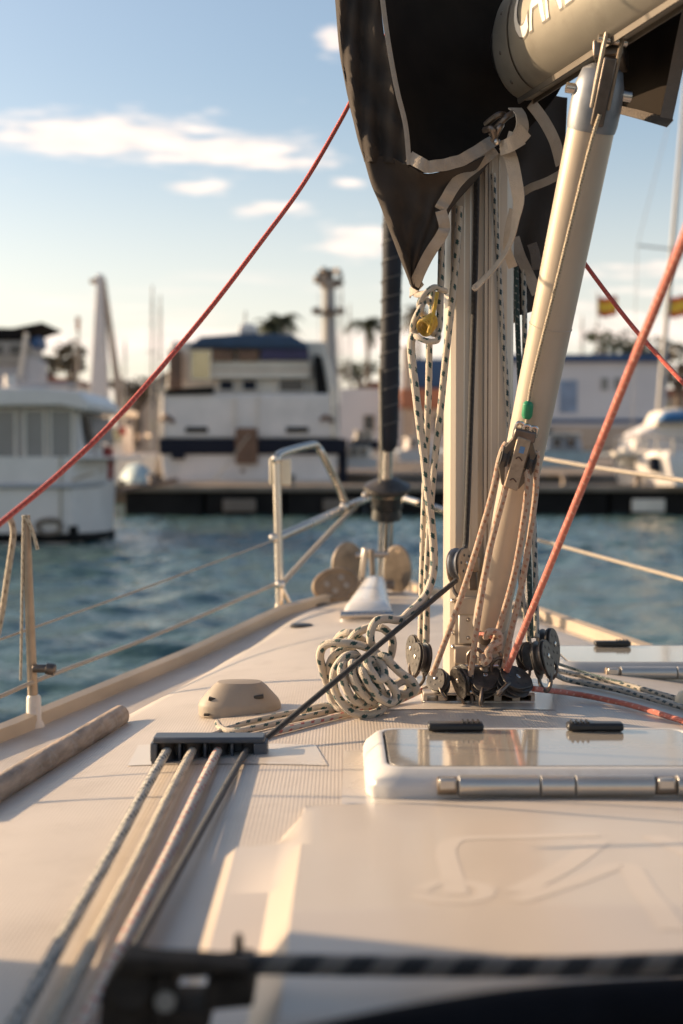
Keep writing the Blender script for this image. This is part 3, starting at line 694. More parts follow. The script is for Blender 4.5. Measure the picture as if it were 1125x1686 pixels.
# ---- boom vang strut
s_top, s_bot = P(978, 190, 2.40), P(806, 1030, 2.735)
strut = thing('boom_vang_strut', 'cream tubular rigid vang strut leaning from mast foot to boom', 'vang strut', s_bot)
sd_ = (s_top-s_bot).normalized()
b = MB(); b.ring([s_bot.lerp(s_top, t/14) for t in range(15)], [lerp(.034, .0395, t/14) for t in range(15)], 28); b.build('tube', 'strut_paint', strut, ang=60)
MB().ring([s_bot.lerp(s_top, t) for t in (.62, .621, .6225, .6235)], [.0362, .0385, .0385, .0368], 28, caps=False).build('collar', 'strut_paint', strut)
MB().ring([s_bot-sd_*.035, s_bot-sd_*.008, s_bot+sd_*.006], [.018, .031, .033], 24).build('end_plug', 'darksteel', strut)
MB().box(s_bot-sd_*.05+V((0, .03, 0)), (.03, .09, .035)).build('lower_fork', 'mast_paint', strut, bevel=.004)
h0 = s_top-sd_*.012
def capsec(d, a_, b_, n=24):
    ux = V((1, 0, 0)); ux = (ux-sd_*ux.dot(sd_)).normalized(); uy = sd_.cross(ux)
    return [h0+sd_*d+ux*a_*math.cos(2*math.pi*k/n)+uy*b_*math.sin(2*math.pi*k/n) for k in range(n)]
MB().loft([capsec(-.012, .0408, .0408), capsec(.0, .0425, .0425), capsec(.03, .043, .042), capsec(.06, .041, .036), capsec(.085, .034, .028), capsec(.094, .02, .018)], closed=True, capends=True).build('head_casting', 'cast_grey', strut)
uxx = V((1, 0, 0)); uxx = (uxx-sd_*uxx.dot(sd_)).normalized(); uyy = sd_.cross(uxx)
if uyy.y > 0: uyy = -uyy
# steel straps of the top toggle
for k in (-1, 1):
    c = h0+sd_*.075+uyy*.036+uxx*.014*k
    MB().box(c+sd_*.03, (.006, .014, .155), Matrix((uxx, uyy, sd_)).transposed()).build('toggle_strap', 'strut_paint' if k < 0 else 'steel_brown', strut, bevel=.002)
MB().box(h0+sd_*.055+uyy*.043, (.022, .008, .11), Matrix((uxx, uyy, sd_)).transposed()).build('slot', 'darksteel', strut, bevel=.003)
MB().cyl(h0+sd_*.05-uxx*.055, h0+sd_*.05+uxx*.055, .009, n=12).build('pin', 'steel', strut)
MB().cyl(h0+sd_*.135+uyy*.03-uxx*.024, h0+sd_*.135+uyy*.03+uxx*.024, .007, n=12).build('toggle_pin', 'steel', strut)
# ---- vang wire, sleeve and upper block
wr = rope('vang_wire', 'thin golden steel wire running down in front of the strut', [h0+sd_*.02+uyy*.048, P(967, 260, 2.372), P(913, 480, 2.455), P(876, 630, 2.52), P(868, 690, 2.535), P(864, 712, 2.54)], .0034, 'wire', cat='wire')
MB().ring([P(871, 661, 2.53), P(870, 665, 2.53), P(868, 684, 2.535), P(867, 690, 2.535)], [.006, .0095, .0098, .006], 14).build('green_sleeve', 'green_tape', wr, bevel=.001)
vb = thing('vang_block', 'tan angular double block hanging on the wire above the tackle', 'pulley block', P(850, 800, 2.55))
vbc = P(852, 757, 2.545); ax_s = (P(868, 690, 2.535)-P(838, 800, 2.56)).normalized(); rt = V((1, 0, 0)); rt = (rt-ax_s*rt.dot(ax_s)).normalized(); fw = rt.cross(ax_s)
if fw.y > 0: fw = -fw
def vp(a_, b_, c_): return vbc+rt*a_+ax_s*b_+fw*c_
for s in (-1, 1):
    poly = [vp(s*.008, .040, -.004), vp(s*.016, .042, -.004), vp(s*.034, .008, -.004), vp(s*.034, -.012, -.004), vp(s*.016, -.050, -.004), vp(s*.008, -.050, -.004)]
    if s > 0: poly.reverse()
    MB().prism(poly, fw*.012).build('side_cheek', 'vang_cheek', vb, bevel=.002, smooth=False)
    MB().prism([vp(s*.0185+dx_, dz_, .0085) for dx_, dz_ in ((-.003, -.018), (.005, -.010), (.005, .004), (-.003, .012))][::(1 if s < 0 else -1)], fw*.001).build('window', 'black_plastic', vb)
    MB().lathe(vp(s*.024, 0, -.008), rt, [(-.007, .024), (-.003, .018), (.003, .018), (.007, .024)], 22).build('sheave', 'sheave', vb)
MB().prism([vp(-.0125, .044, .004), vp(-.0125, -.050, .004), vp(.0125, -.053, .004), vp(.0125, .042, .004)], fw*.012).build('front_plate', 'block_tan', vb, bevel=.002)
MB().box(vp(0, .047, .004), (.040, .020, .020), Matrix((rt, fw, ax_s)).transposed()).build('head', 'darksteel', vb, bevel=.003)
for a_, b_ in ((-.013, .060), (0, .058), (.013, .058)):
    MB().ring(cr([vp(a_-.006, b_-.010, .006), vp(a_-.005, b_+.006, .009), vp(a_+.005, b_+.006, .009), vp(a_+.006, b_-.010, .006)], 5), .0034, 8).build('shackle', 'steel', vb)
MB().prism([vp(-.004, .028, .0164), vp(-.004, .016, .0164), vp(.005, .016, .0164), vp(.005, .028, .0164)], fw*.0006).build('blue_label', 'blue_print', vb, smooth=False)
for z_ in (.004, -.036): MB().ring(cr([vp(-.006, z_, .0166), vp(-.001, z_+.004, .0166), vp(.006, z_-.001, .0166)], 5), .0012, 6).build('stamped_mark', 'dark_print', vb)
# tackle rope
tk = thing('vang_tackle', 'orange flecked cream tackle rope in four parts below the tan block', 'rope', P(790, 1110, 2.67))
for i, pts in enumerate([[vp(-.026, .026, .0), P(824, 752, 2.545), P(806, 830, 2.57), P(762, 975, 2.63), P(712, 1112, 2.68)],
        [vp(-.018, -.005, .004), P(833, 800, 2.55), P(808, 900, 2.585), P(790, 1000, 2.62), P(775, 1112, 2.665)],
        [vp(.018, -.01, .004), P(868, 810, 2.55), P(850, 930, 2.60), P(826, 1020, 2.64), P(813, 1058, 2.65), P(806, 1074, 2.65)],
        [vp(.030, .022, .0), P(884, 772, 2.55), P(880, 830, 2.565), P(862, 950, 2.61), P(842, 1040, 2.645), P(830, 1100, 2.66)]]):
    MB().ring(cr(pts, 10), .0058, 9).build('strand', 'rope_orange', tk, ang=80)
MB().ring(cr([P(800, 1050, 2.645), P(806, 1040, 2.63), P(820, 1042, 2.63), P(824, 1054, 2.635), P(812, 1062, 2.63), P(803, 1072, 2.63), P(806, 1084, 2.635), P(798, 1092, 2.64), P(795, 1082, 2.65), P(810, 1074, 2.655), P(824, 1064, 2.65), P(815, 1052, 2.655)], 6), .0062, 9).build('knot', 'rope_orange', tk, ang=80)
MB().ring(cr([P(782, 1046, 2.68), P(796, 1044, 2.66), P(812, 1050, 2.65), P(826, 1048, 2.66)], 6), .0035, 7).build('lashing', 'rope_pink', tk, ang=80)
# ---- pink rope from the mast foot up past the camera on the right
rope('pink_rope', 'thick pink rope rising from the mast foot to the upper right', [P(834, 1106, 2.655), P(960, 800, 2.22), P(1045, 590, 1.92), P(1140, 360, 1.60), P(1200, 215, 1.42)], .0062, 'rope_pink', n=10)
rope('red_deck_line', 'red line lying on deck from the mast foot to the right', [P(878, 1134, 2.66), ondeck(950, 1143, .012), ondeck(1040, 1162, .008), ondeck(1125, 1188, .007), ondeck(1220, 1216, .007)], .0055, 'rope_pink')
rope('red_stay_line', 'thin red line slanting across the sky to the lower left', [P(640, 50, 3.10), P(592, 138, 2.98), P(560, 200, 2.86), P(500, 302, 2.70), P(430, 398, 2.52), P(330, 528, 2.38), P(200, 680, 2.20), P(100, 778, 2.08), P(0, 862, 1.97), P(-140, 975, 1.84)], .0043, 'rope_red', 'red lines crossing the sky')
rope('red_stay_line', 'thin red line descending to the right behind the pink rope', [P(930, 385, 2.86), P(962, 432, 2.80), P(1040, 535, 2.66), P(1125, 630, 2.5), P(1230, 740, 2.35)], .0043, 'rope_red', 'red lines crossing the sky')
# flecked pair going right across the deck
for i, (dy, l_) in enumerate(((0, 'upper of two teal flecked lines crossing the deck to the right'), (12, 'lower of two teal flecked lines crossing the deck to the right'))):
    rope('flecked_deck_line', l_, [P(897+dy, 1098+dy*.6, 2.72), ondeck(935, 1108+dy, .012), ondeck(1020, 1125+dy, .008), ondeck(1125, 1153+dy, .007), ondeck(1230, 1180+dy, .007)], .0056, 'rope_green2', 'flecked lines on the right deck')
rope('green_deck_line', 'thin dark green line leaving the right hand turning blocks', [P(910, 1090, 2.74), ondeck(940, 1100, .012), ondeck(985, 1114, .012), ondeck(1040, 1128, .01)], .0032, 'rope_dgreen', 'flecked lines on the right deck')
# ---- halyards at the mast
HG = 'halyards along the mast'
rope('halyard', 'green flecked halyard just left of the mast falling to the turning block', [P(757, 340, 2.80), P(752, 420, 2.79), P(741, 527, 2.77), P(734, 590, 2.765), P(725, 680, 2.76), P(712, 800, 2.76), P(704, 930, 2.76), P(702, 1058, 2.76)], .0068, 'rope_green', HG)
rope('halyard', 'green flecked halyard behind the hanging rope tail, left of the mast', [P(707, 562, 2.745), P(706, 640, 2.75), P(703, 720, 2.76), P(700, 800, 2.77), P(696, 930, 2.78), P(693, 1062, 2.785)], .0066, 'rope_green', HG)
rope('halyard', 'straight flecked halyard bight under the cover, above the rope hank', [P(728, 330, 2.80), P(727, 430, 2.775), P(725, 500, 2.74), P(723, 540, 2.72), P(717, 549, 2.715), P(712, 540, 2.715), P(713, 480, 2.74)], .0068, 'rope_green', HG)
rope('halyard', 'teal flecked halyard down the right edge of the mast', [P(812, 285, 2.80), P(818, 380, 2.80), P(825, 500, 2.80), P(832, 600, 2.80), P(838, 680, 2.80), P(845, 800, 2.80), P(858, 960, 2.78), P(872, 1060, 2.76)], .0050, 'rope_green2', HG)
rope('halyard', 'dark green halyard hanging between the mast and the strut', [P(850, 440, 2.96), P(852, 520, 2.95), P(856, 620, 2.93), P(868, 860, 2.84), P(876, 1050, 2.76)], .0055, 'rope_dgreen', HG)
rope('halyard', 'pale flecked halyard beside the dark green one behind the strut', [P(862, 440, 2.95), P(864, 520, 2.94), P(866, 620, 2.92), P(880, 880, 2.82), P(884, 1050, 2.74)], .0055, 'rope_green2', HG)
rope('groove_line', 'black line lying down the sail groove of the mast', [P(786, 285, 2.808), P(783, 430, 2.805), P(778, 600, 2.80), P(773, 750, 2.795), P(768, 880, 2.785), P(764, 905, 2.765)], .0058, 'rope_black', HG)
rope('hung_hank', 'coiled hank of flecked rope tied up under the corner of the cover', [P(735, 480, 2.73), P(716, 473, 2.715), P(700, 484, 2.70), P(691, 500, 2.70), P(695, 516, 2.71), P(708, 522, 2.73), P(712, 506, 2.74), P(702, 494, 2.72), P(690, 512, 2.69), P(682, 530, 2.70), P(680, 548, 2.72), P(690, 556, 2.70), P(706, 562, 2.695), P(720, 560, 2.70), P(720, 549, 2.715), P(704, 545, 2.72)], .0060, 'rope_green', None)
ys_ = thing('yellow_lashing', 'yellow cord wound round the hank beside the mast', 'cord', P(702, 545, 2.70))
for k in range(5):
    o_ = k*4.2
    MB().ring(cr([P(688+o_, 540-o_*.9, 2.705), P(692+o_, 528-o_*.6, 2.685), P(703+o_*.8, 530-o_*.5, 2.68), P(710+o_*.5, 546-o_*.6, 2.69), P(700+o_*.5, 552-o_*.6, 2.715)], 5, closed=True), .0030, 7, closed=True).build('turn', 'rope_yellow', ys_)
MB().ring(cr([P(720, 482, 2.70), P(716, 505, 2.685), P(711, 530, 2.68), P(706, 548, 2.685)], 6), .0042, 8).build('fall', 'rope_yellow', ys_)
# ---- boom
B0 = P(866, 72, 2.70); bd = V((.268, -.963, .012)).normalized(); BL = 3.2
boom = thing('boom', 'grey aluminium boom with white capital letters reaching aft from the mast', 'boom', B0)
bx = V((bd.y, -bd.x, 0)).normalized()*-1
if bx.x > 0: bx = -bx           # port side
bz = V((0, 0, 1))
BA, BB = .068, .106
def boom_pt(sx, an, off=0): return B0+bd*sx+bx*(BA+off)*math.cos(an)+bz*(BB+off)*math.sin(an)
rows = []
for sx in (0, .004, .4, .8, 1.6, 2.4, BL):
    k = .985 if sx in (0, BL) else 1
    rows.append([B0+bd*sx+(bx*BA*math.cos(2*math.pi*j/48)+bz*BB*math.sin(2*math.pi*j/48))*k for j in range(48)])
MB().loft(rows, closed=True, capends=True).build('boom_section', 'boom_alu', boom, ang=50)
# lower groove lips
for s in (-1, 1):
    MB().loft([[B0+bd*sx+bx*(.012*s)-bz*(BB-.004), B0+bd*sx+bx*(.017*s)-bz*(BB-.004), B0+bd*sx+bx*(.015*s)-bz*(BB+.006), B0+bd*sx+bx*(.012*s)-bz*(BB+.006)] for sx in (0, BL)], closed=True, capends=True).build('track_lip', 'boom_dark', boom)
# end casting with the seam ring
MB().loft([[boom_pt(sx, 2*math.pi*j/48, .0016) for j in range(48)] for sx in (.075, .079)], closed=True).build('seam_ring', 'darksteel', boom)
MB().loft([[B0-bd*sx+bx*a_*math.cos(2*math.pi*j/24)+bz*a_*1.3*math.sin(2*math.pi*j/24) for j in range(24)] for sx, a_ in ((-.002, .068), (.03, .06), (.05, .03), (.10, .025))], closed=True, capends=True).build('gooseneck', 'black_plastic', boom)
bpos = .36
for sx in (.035,):
    for an in (-.9, -.3, .4):
        p = boom_pt(sx, an); nn = (bx*math.cos(an)+bz*math.sin(an)*.7).normalized(); MB().lathe(p-nn*.001, nn, [(0, .0045), (.002, .004), (.003, .0015)], 8).build('rivet', 'boom_dark', boom)
# vang lug under the boom
bb_ = B0+bd*bpos-bz*(BB+.01)
MB().box(P(1006, 92, 2.40), (.05, .11, .03), Matrix.Rotation(-math.atan2(bd.x, -bd.y), 3, 'Z')).build('vang_lug', 'darksteel', boom, bevel=.004)
# lettering
def letters(txt, s0, size, an0, mat, off, extr=0.0):
    cu = bpy.data.curves.new('txt', 'FONT'); cu.body = txt; cu.size = 1; cu.offset = extr; cu.resolution_u = 4
    to = bpy.data.objects.new('txt', cu); COL.objects.link(to)
    dg = bpy.context.evaluated_depsgraph_get(); me = to.evaluated_get(dg).to_mesh()
    import bmesh
    bm = bmesh.new(); bm.from_mesh(me)
    bmesh.ops.triangulate(bm, faces=bm.faces[:])
    bmesh.ops.subdivide_edges(bm, edges=bm.edges[:], cuts=2, use_grid_fill=True)
    b = MB(); bm.verts.ensure_lookup_table()
    vs_ = []
    for v_ in bm.verts:
        sx = s0+v_.co.x*size*.72; an = an0+math.pi*0-(0)+0
        ang = an0+ (v_.co.y*size*1.15)/.095
        vs_.append(boom_pt(sx, ang, off))
    b.add(vs_, [[q.index for q in f.verts] for f in bm.faces])
    to.evaluated_get(dg).to_mesh_clear(); bm.free(); bpy.data.objects.remove(to)
    return b.build('lettering' if off > .001 else 'lettering_edge', mat, boom, smooth=False)
letters('CAND', .105, .135, -.30, 'letter', .0016, .012)
letters('CAND', .105, .135, -.30, 'letter_edge', .0009, .034)
# ---- sail cover (canvas) in panels
cover = thing('sail_cover', 'dark brown canvas sail cover with beige taped edges around mast and boom', 'sail cover', P(700, 470, 2.9))
def patch(grid, nu=6, nv=6, wob=.0, seed=0):
    rows = [cr([P(*p) for p in r], nu) for r in grid]
    cols = [cr([r[k] for r in rows], nv) for k in range(len(rows[0]))]
    out = []
    for i in range(len(cols[0])):
        rr = []
        for k in range(len(cols)):
            p = cols[k][i].copy()
            if wob: p.y += wob*math.sin(k*.9+seed+i*.35)+wob*.6*math.sin(i*.7-k*.4+seed)
            rr.append(p)
        out.append(rr)
    return out
def cloth(grid, mat, name='canvas_panel', **kw):
    return MB().loft(patch(grid, **kw)).build(name, mat, cover, solid=.0025, ang=80)
def A_row(xs, y, xr, yr): return [(xs+10,y,2.95),(xs,y,2.74),(xs+7,y+1,2.665),((xs+xr)/2,(y+yr)/2,2.672),(xr,yr,2.64)]
cloth([A_row(546,-90,618,-90),A_row(553,0,626,0),A_row(560,80,637,80),A_row(572,150,650,150),A_row(586,210,664,208),A_row(601,265,673,272)], 'canvas', wob=.008, nu=8, nv=8)
def B_row(xs, y, pts): return [(xs+10,y,2.95),(xs,y,2.74),(xs+6,y+1,2.672)]+pts
cloth([B_row(599,254,[(640,258,2.6665),(673,272,2.64),(705,286,2.63),(760,274,2.64),(818,246,2.70)]),
       B_row(612,300,[(655,305,2.675),(690,308,2.67),(718,308,2.665),(752,302,2.66),(790,288,2.70)]),
       B_row(628,340,[(665,345,2.685),(695,348,2.68),(712,348,2.675),(728,348,2.67),(742,346,2.69)]),
       B_row(642,378,[(668,380,2.69),(690,382,2.69),(707,382,2.685),(722,380,2.68),(733,378,2.69)]),
       B_row(660,425,[(672,427,2.70),(683,428,2.70),(693,428,2.70),(701,428,2.70),(709,427,2.70)]),
       [(681,470,2.90),(677,470,2.76),(679,472,2.73),(681,474,2.73),(684,476,2.735),(686,477,2.735),(688,478,2.735),(689,478,2.735)]], 'canvas', wob=.003)
# dark sheet behind the boom end, painted for the shade inside the cover
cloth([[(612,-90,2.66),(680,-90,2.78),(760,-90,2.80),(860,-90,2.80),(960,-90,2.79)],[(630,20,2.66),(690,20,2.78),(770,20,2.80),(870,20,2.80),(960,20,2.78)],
       [(645,120,2.655),(700,120,2.77),(780,120,2.80),(860,130,2.80),(930,130,2.77)],[(662,200,2.65),(710,200,2.75),(770,200,2.80),(830,200,2.80),(890,190,2.78)],[(672,276,2.645),(702,284,2.66),(758,276,2.70),(800,262,2.77),(838,246,2.79)]], 'canvas_shaded', 'inner_shade_panel', wob=.003, seed=2)
# starboard front panel behind the mast
cloth([[(842,150,2.97),(870,150,2.98),(935,160,2.99)],[(842,240,2.97),(870,240,2.98),(930,245,2.99)],[(842,330,2.97),(870,330,2.98),(920,335,2.99)],[(842,430,2.97),(865,430,2.98),(905,440,2.99)],[(838,524,2.97),(860,518,2.98),(890,508,2.99)]], 'canvas', wob=.006, seed=4)
# starboard side panel hanging beyond the boom
cloth([[(990,-60,2.62),(1080,-60,2.46),(1215,-60,2.2)],[(985,60,2.62),(1050,50,2.50),(1150,20,2.30)],[(975,120,2.62),(1045,118,2.50),(1130,92,2.34)],[(940,158,2.68),(1030,180,2.50),(1106,199,2.37)]], 'canvas_shaded', 'side_panel', wob=.004, seed=5)
cloth([[(700,-90,2.7),(720,-150,2.5),(900,-260,2.3),(1100,-330,2.1)],[(618,-90,2.60),(700,-190,2.4),(900,-330,2.2),(1100,-420,2.0)]], 'canvas', 'top_panel')
def tape(pts, w_, name='edge_tape', mat='trim', side=(0, 0), parent=cover, wob=.0):
    q = cr([P(*p) for p in pts], 8); rows = []
    for i, p in enumerate(q):
        t = (q[min(i+1, len(q)-1)]-q[max(i-1, 0)]).normalized(); s = t.cross(V((0, 1, 0))).normalized()*w_
        off = V((side[0], 0, side[1])); k = 0 if s.dot(off) >= 0 else -1
        a = p+s*k+V((0, -.004, 0)); c = p+s*(k+1)+V((0, -.004, 0))
        if wob: a.y += wob*math.sin(i*.8); c.y += wob*math.sin(i*.8+1)
        rows.append([a, a.lerp(c, .5)+V((0, -.0012, 0)), c])
    return MB().loft(rows).build(name, mat, parent, solid=.0022, ang=80)
tape([(619,-80,2.635),(626,0,2.635),(637,80,2.635),(650,150,2.635),(664,208,2.635),(670,272,2.63)], .0085, side=(1, 0))
tape([(668,266,2.63),(700,284,2.62),(730,282,2.625),(762,274,2.63),(790,258,2.65),(818,240,2.69)], .022, side=(0, 1), wob=.003)
tape([(822,254,2.68),(790,280,2.68),(762,304,2.655),(742,335,2.66),(733,350,2.66)], .022, side=(-1, 0), wob=.003)
tape([(735,345,2.655),(741,374,2.66),(734,394,2.66),(712,428,2.69),(690,474,2.73)], .021, side=(-1, -.3), wob=.002)
tape([(690,458,2.735),(682,468,2.80),(676,478,2.90)], .016, side=(0, -1))
MB().ring(cr([P(680, 476, 2.93), P(686, 484, 2.84), P(700, 484, 2.76), P(708, 480, 2.74)], 5), .007, 10).build('hem_roll', 'trim', cover)
tape([(868,178,2.70),(888,205,2.74),(905,238,2.78),(915,275,2.82)], .022, side=(1, .3))
tape([(930,275,2.86),(900,292,2.88),(870,304,2.90),(852,316,2.92)], .016, side=(0, -1))
tape([(838,394,2.95),(848,425,2.95),(862,455,2.95),(876,488,2.95)], .022, side=(1, 0))
tape([(850,520,3.01),(845,522,3.01),(838,526,3.02)], .012, side=(0, -1), mat='canvas')
tape([(946,166,2.64),(1000,172,2.55),(1050,182,2.45),(1108,198,2.36)], .016, side=(0, -1), mat='trim_shaded')
tape([(1106,197,2.355),(1118,140,2.345),(1132,70,2.32),(1150,-10,2.29)], .020, side=(-1, 0), mat='trim_shaded')
tape([(868,404,2.93),(873,420,2.93),(876,445,2.93)], .020, 'batten_pocket', side=(1, 0), mat='trim_shaded')
# strap with knot
st = thing('webbing_strap', 'beige webbing strap knotted at the boom end, its tail hanging before the mast', 'strap', P(850, 240, 2.62))
def ribbon(pts, w_, name, parent, mat='webbing', tw=None):
    q = cr([P(*p[:3]) for p in pts], 9); an = cr([V((p[3], 0, 0)) for p in pts], 9); rows = []
    for i, p in enumerate(q):
        t = (q[min(i+1, len(q)-1)]-q[max(i-1, 0)]).normalized(); s = t.cross(V((0, 1, 0))).normalized(); f_ = t.cross(s)
        d_ = s*math.cos(an[i].x)+f_*math.sin(an[i].x)
        rows.append([p-d_*w_/2, p+d_*w_/2])
    return MB().loft(rows).build(name, mat, parent, solid=.0022, ang=80)
ribbon([(832,240,2.64,.1),(842,262,2.63,.2),(850,300,2.62,.35),(854,330,2.62,.7),(849,362,2.63,1.1),(843,392,2.64,1.3),(830,420,2.65,1.25),(808,448,2.66,1.2),(781,475,2.67,1.1)], .024, 'tail', st)
ribbon([(835,228,2.61,.2),(850,230,2.60,.2),(866,214,2.60,.3)], .028, 'knot_turn', st)
ribbon([(824,244,2.63,.2),(840,238,2.60,.1),(860,226,2.60,.2)], .026, 'knot_turn', st)
ribbon([(850,232,2.61,.2),(860,210,2.60,.4),(858,190,2.61,.6),(848,178,2.64,.4)], .026, 'knot_turn', st)
ribbon([(846,345,2.66,.6),(837,380,2.68,.9),(836,410,2.70,.8),(845,440,2.72,.2)], .018, 'second_tail', st)
MB().ring([P(784, 472, 2.668), P(779, 477, 2.67)], .005, 8).build('stitched_end', 'webbing', st)
# shackle and lashing clutter at the tack
tack = thing('tack_shackle', 'dark shackle and lashing at the front lower end of the boom', 'shackle', P(815, 215, 2.62))
for a_, c_ in (((800, 205), (832, 190)), ((808, 222), (845, 186)), ((812, 232), (826, 205)), ((798, 214), (815, 226))):
    MB().ring(cr([P(*a_, 2.63), P((a_[0]+c_[0])/2+4, (a_[1]+c_[1])/2-8, 2.61), P(*c_, 2.62)], 6), .006, 8).build('link', 'darksteel', tack)
MB().lathe(P(817, 234, 2.62), (.3, -1, 0), [(0, .006), (.006, .006), (.008, .003)], 10).build('pin', 'steel', tack)
# ---- stanchion, lifelines, pulpit (left)
s1 = D(56, 1196); sb = V((s1.x, s1.y, deckz(s1.x, s1.y)))
stn = thing('stanchion', 'thin steel stanchion with rope lashings on the left toe rail', 'stanchion', sb)
stop = P(43, 848, s1.y)
MB().ring([sb, sb.lerp(stop, .5), stop], [.0125, .011, .0095], 12).build('post', 'steel_brown', stn)
MB().ring([P(34, 1120, s1.y), stop+V((-.004, -.008, 0))], [.003, .004], 8).build('lashing', 'rope_cream', stn)
MB().ring(cr([stop+V((0, -.01, 0)), P(52, 870, s1.y-.01), P(62, 905, s1.y-.01)], 5), .0045, 8).build('cord_end', 'rope_cream', stn)
MB().lathe(sb-V((0, 0, .002)), (0, 0, 1), [(0, .026), (.008, .024), (.018, .018), (.07, .0165), (.075, .013)], 16).build('socket', 'gelcoat', stn)
MB().cyl(P(54, 1101, s1.y-.012), P(92, 1101, s1.y-.012), .010, n=10).build('clamp', 'darksteel', stn, bevel=.002)
MB().cyl(P(76, 1101, s1.y-.012), P(90, 1103, s1.y-.012), .014, n=10).build('clamp_knob', 'darksteel', stn, bevel=.002)
rope('lanyard', 'slack cream lanyard hanging from the red line at the left edge', [P(16, 852, 2.02), P(22, 880, 2.03), P(12, 950, 2.05), P(3, 1010, 2.08), P(-12, 1080, 2.10)], .0045, 'rope_cream')
pp = D(461, 1008); PB = V((pp.x, pp.y, deckz(pp.x, pp.y)))
LL = 'left lifelines'
rope('lifeline', 'lower left lifeline wire sagging from stanchion to pulpit foot', [P(-90, 1182, 2.95), P(0, 1147, 3.15), P(75, 1115, 3.32), P(250, 1048, 3.85), P(448, 964, PB.y), P(462, 958, PB.y)], .0052, 'lifeline', LL)
rope('lifeline', 'thin upper left lifeline over the water behind the stanchion', [P(-90, 1086, 3.0), P(0, 1053, 3.2), P(200, 982, 3.8), P(402, 908, 4.4), P(455, 888, PB.y)], .0028, 'lifeline', LL)
rope('lifeline', 'upper right lifeline wire at the edge of the picture', [P(870, 750, 4.6), P(960, 766, 4.3), P(1125, 791, 3.8), P(1260, 812, 3.4)], .0068, 'lifeline', 'right lifelines')
rope('lifeline', 'lower right lifeline wire crossing the water', [P(870, 884, 4.6), P(960, 909, 4.3), P(1125, 954, 3.8), P(1260, 990, 3.4)], .0062, 'lifeline', 'right lifelines')
pul = thing('pulpit', 'stainless steel tube pulpit at the bow with a small cream box', 'pulpit', PB)
ptop = P(455, 752, PB.y); TR = .0135
MB().ring(cr([PB+V((0, 0, -.002)), P(459, 900, PB.y), ptop], 4), TR, 14).build('post', 'steel', pul)
MB().ring(cr([ptop, P(470, 744, PB.y+.06), P(512, 733, 4.92), P(523, 736, 4.98), P(532, 750, 5.0), P(552, 790, 5.12), P(570, 831, 5.2)], 5), TR, 14).build('top_tube', 'steel', pul)
MB().ring(cr([P(456, 886, PB.y), P(510, 862, 4.9), P(565, 838, 5.2), P(605, 821, 5.45), P(640, 816, 5.62), P(690, 828, 5.4)], 6), TR, 14).build('mid_tube', 'steel', pul)
MB().ring(cr([P(462, 964, PB.y), P(530, 890, 5.0), P(604, 815, 5.45)], 6), .0085, 10).build('wire_stay', 'lifeline', pul)
MB().ring(cr([P(690, 828, 5.4), P(760, 850, 5.2), P(860, 882, PB.y), P(868, 750, PB.y), P(830, 738, 4.9), P(780, 800, 5.2), P(760, 850, 5.2)], 6), TR, 12).build('starboard_tube', 'steel', pul)
p2 = V((axis(PB.y)*2-PB.x, PB.y, PB.z)); MB().ring([p2, P(868, 750, PB.y)], TR, 12).build('post', 'steel', pul)
MB().ring([PB+V((.045, .02, 0)), P(458, 955, PB.y)], .008, 10).build('brace', 'steel', pul)
MB().lathe(PB-V((0, 0, .003)), (0, 0, 1), [(0, .030), (.006, .030), (.010, .018), (.03, .016)], 16).build('foot', 'steel', pul)
MB().box(P(470, 777, PB.y+.02), (.038, .04, .086)).build('light_box', 'nav_cream', pul, bevel=.004)
MB().box(P(447, 776, PB.y+.01), (.012, .03, .086)).build('box_flange', 'nav_cream', pul, bevel=.003)
for px, py, Y in ((455, 756, PB.y-.012), (451, 886, PB.y-.01), (461, 963, PB.y-.012), (567, 834, 5.18), (603, 816, 5.43)):
    p = P(px, py, Y); MB().lathe(p+V((0, .012, 0)), (0, -1, .1), [(0, .016), (.014, .016), (.02, .009)], 12).build('joint_clamp', 'steel', pul)
# ---- furler with rolled headsail
fb = P(634, 962, 5.46); ft = V((.275, 2.98, CAMZ+8.3))
def FS(t): return fb.lerp(ft, t)
def fz_(z): return FS((z-fb.z)/(ft.z-fb.z))
fur = thing('headsail_furler', 'dark rolled headsail above a black furling drum at the bow', 'furler', fb)
z_roll = P(640, 742, 5.4).z
pts = [fz_(z_roll+.02*k) for k in range(2)]+[fz_(z_roll+.06+.12*k) for k in range(60)]
MB().ring(pts, [.022, .034]+[.0365+.0012*math.sin(k*1.3) for k in range(60)], 18).build('rolled_sail', 'furled', fur)
sm_b = MB(); q = []
for k in range(1500):
    t = k/1500; c = fz_(z_roll+.05+t*6.5); a = k*2*math.pi/15; q.append(c+V((math.cos(a)*.0372, math.sin(a)*.0372, 0)))
sm_b.ring(q, .0032, 5); sm_b.build('seam', 'furled_seam', fur)
MB().ring([fb, fz_(P(0, 860, 5.4).z)], .010, 12).build('stay', 'steel', fur)
MB().ring([fz_(P(0, 790, 5.4).z), fz_(z_roll+.03)], [.020, .017], 14).build('swivel', 'steel', fur)
zd = P(0, 855, 5.4).z; ax_f = (ft-fb).normalized()
MB().lathe(fz_(zd), ax_f, [(0, .046), (.006, .058), (.03, .055), (.045, .052), (.05, .060), (.098, .060), (.10, .045)], 24).build('drum_body', 'black_plastic', fur)
MB().lathe(fz_(P(0, 808, 5.4).z), ax_f, [(0, .080), (.004, .088), (.020, .088), (.030, .066), (.040, .052), (.05, .03)], 32).build('drum_flange', 'cheek', fur)
MB().lathe(fz_(P(0, 812, 5.4).z), ax_f, [(0, .076), (.006, .080)], 32).build('drum_rim', 'steel', fur)
for k in (-1, 1): MB().ring([fb+V((.020*k, -.02, .0)), fz_(zd)+V((.020*k, -.01, .02))], .0065, 10).build('link_plate', 'steel', fur)
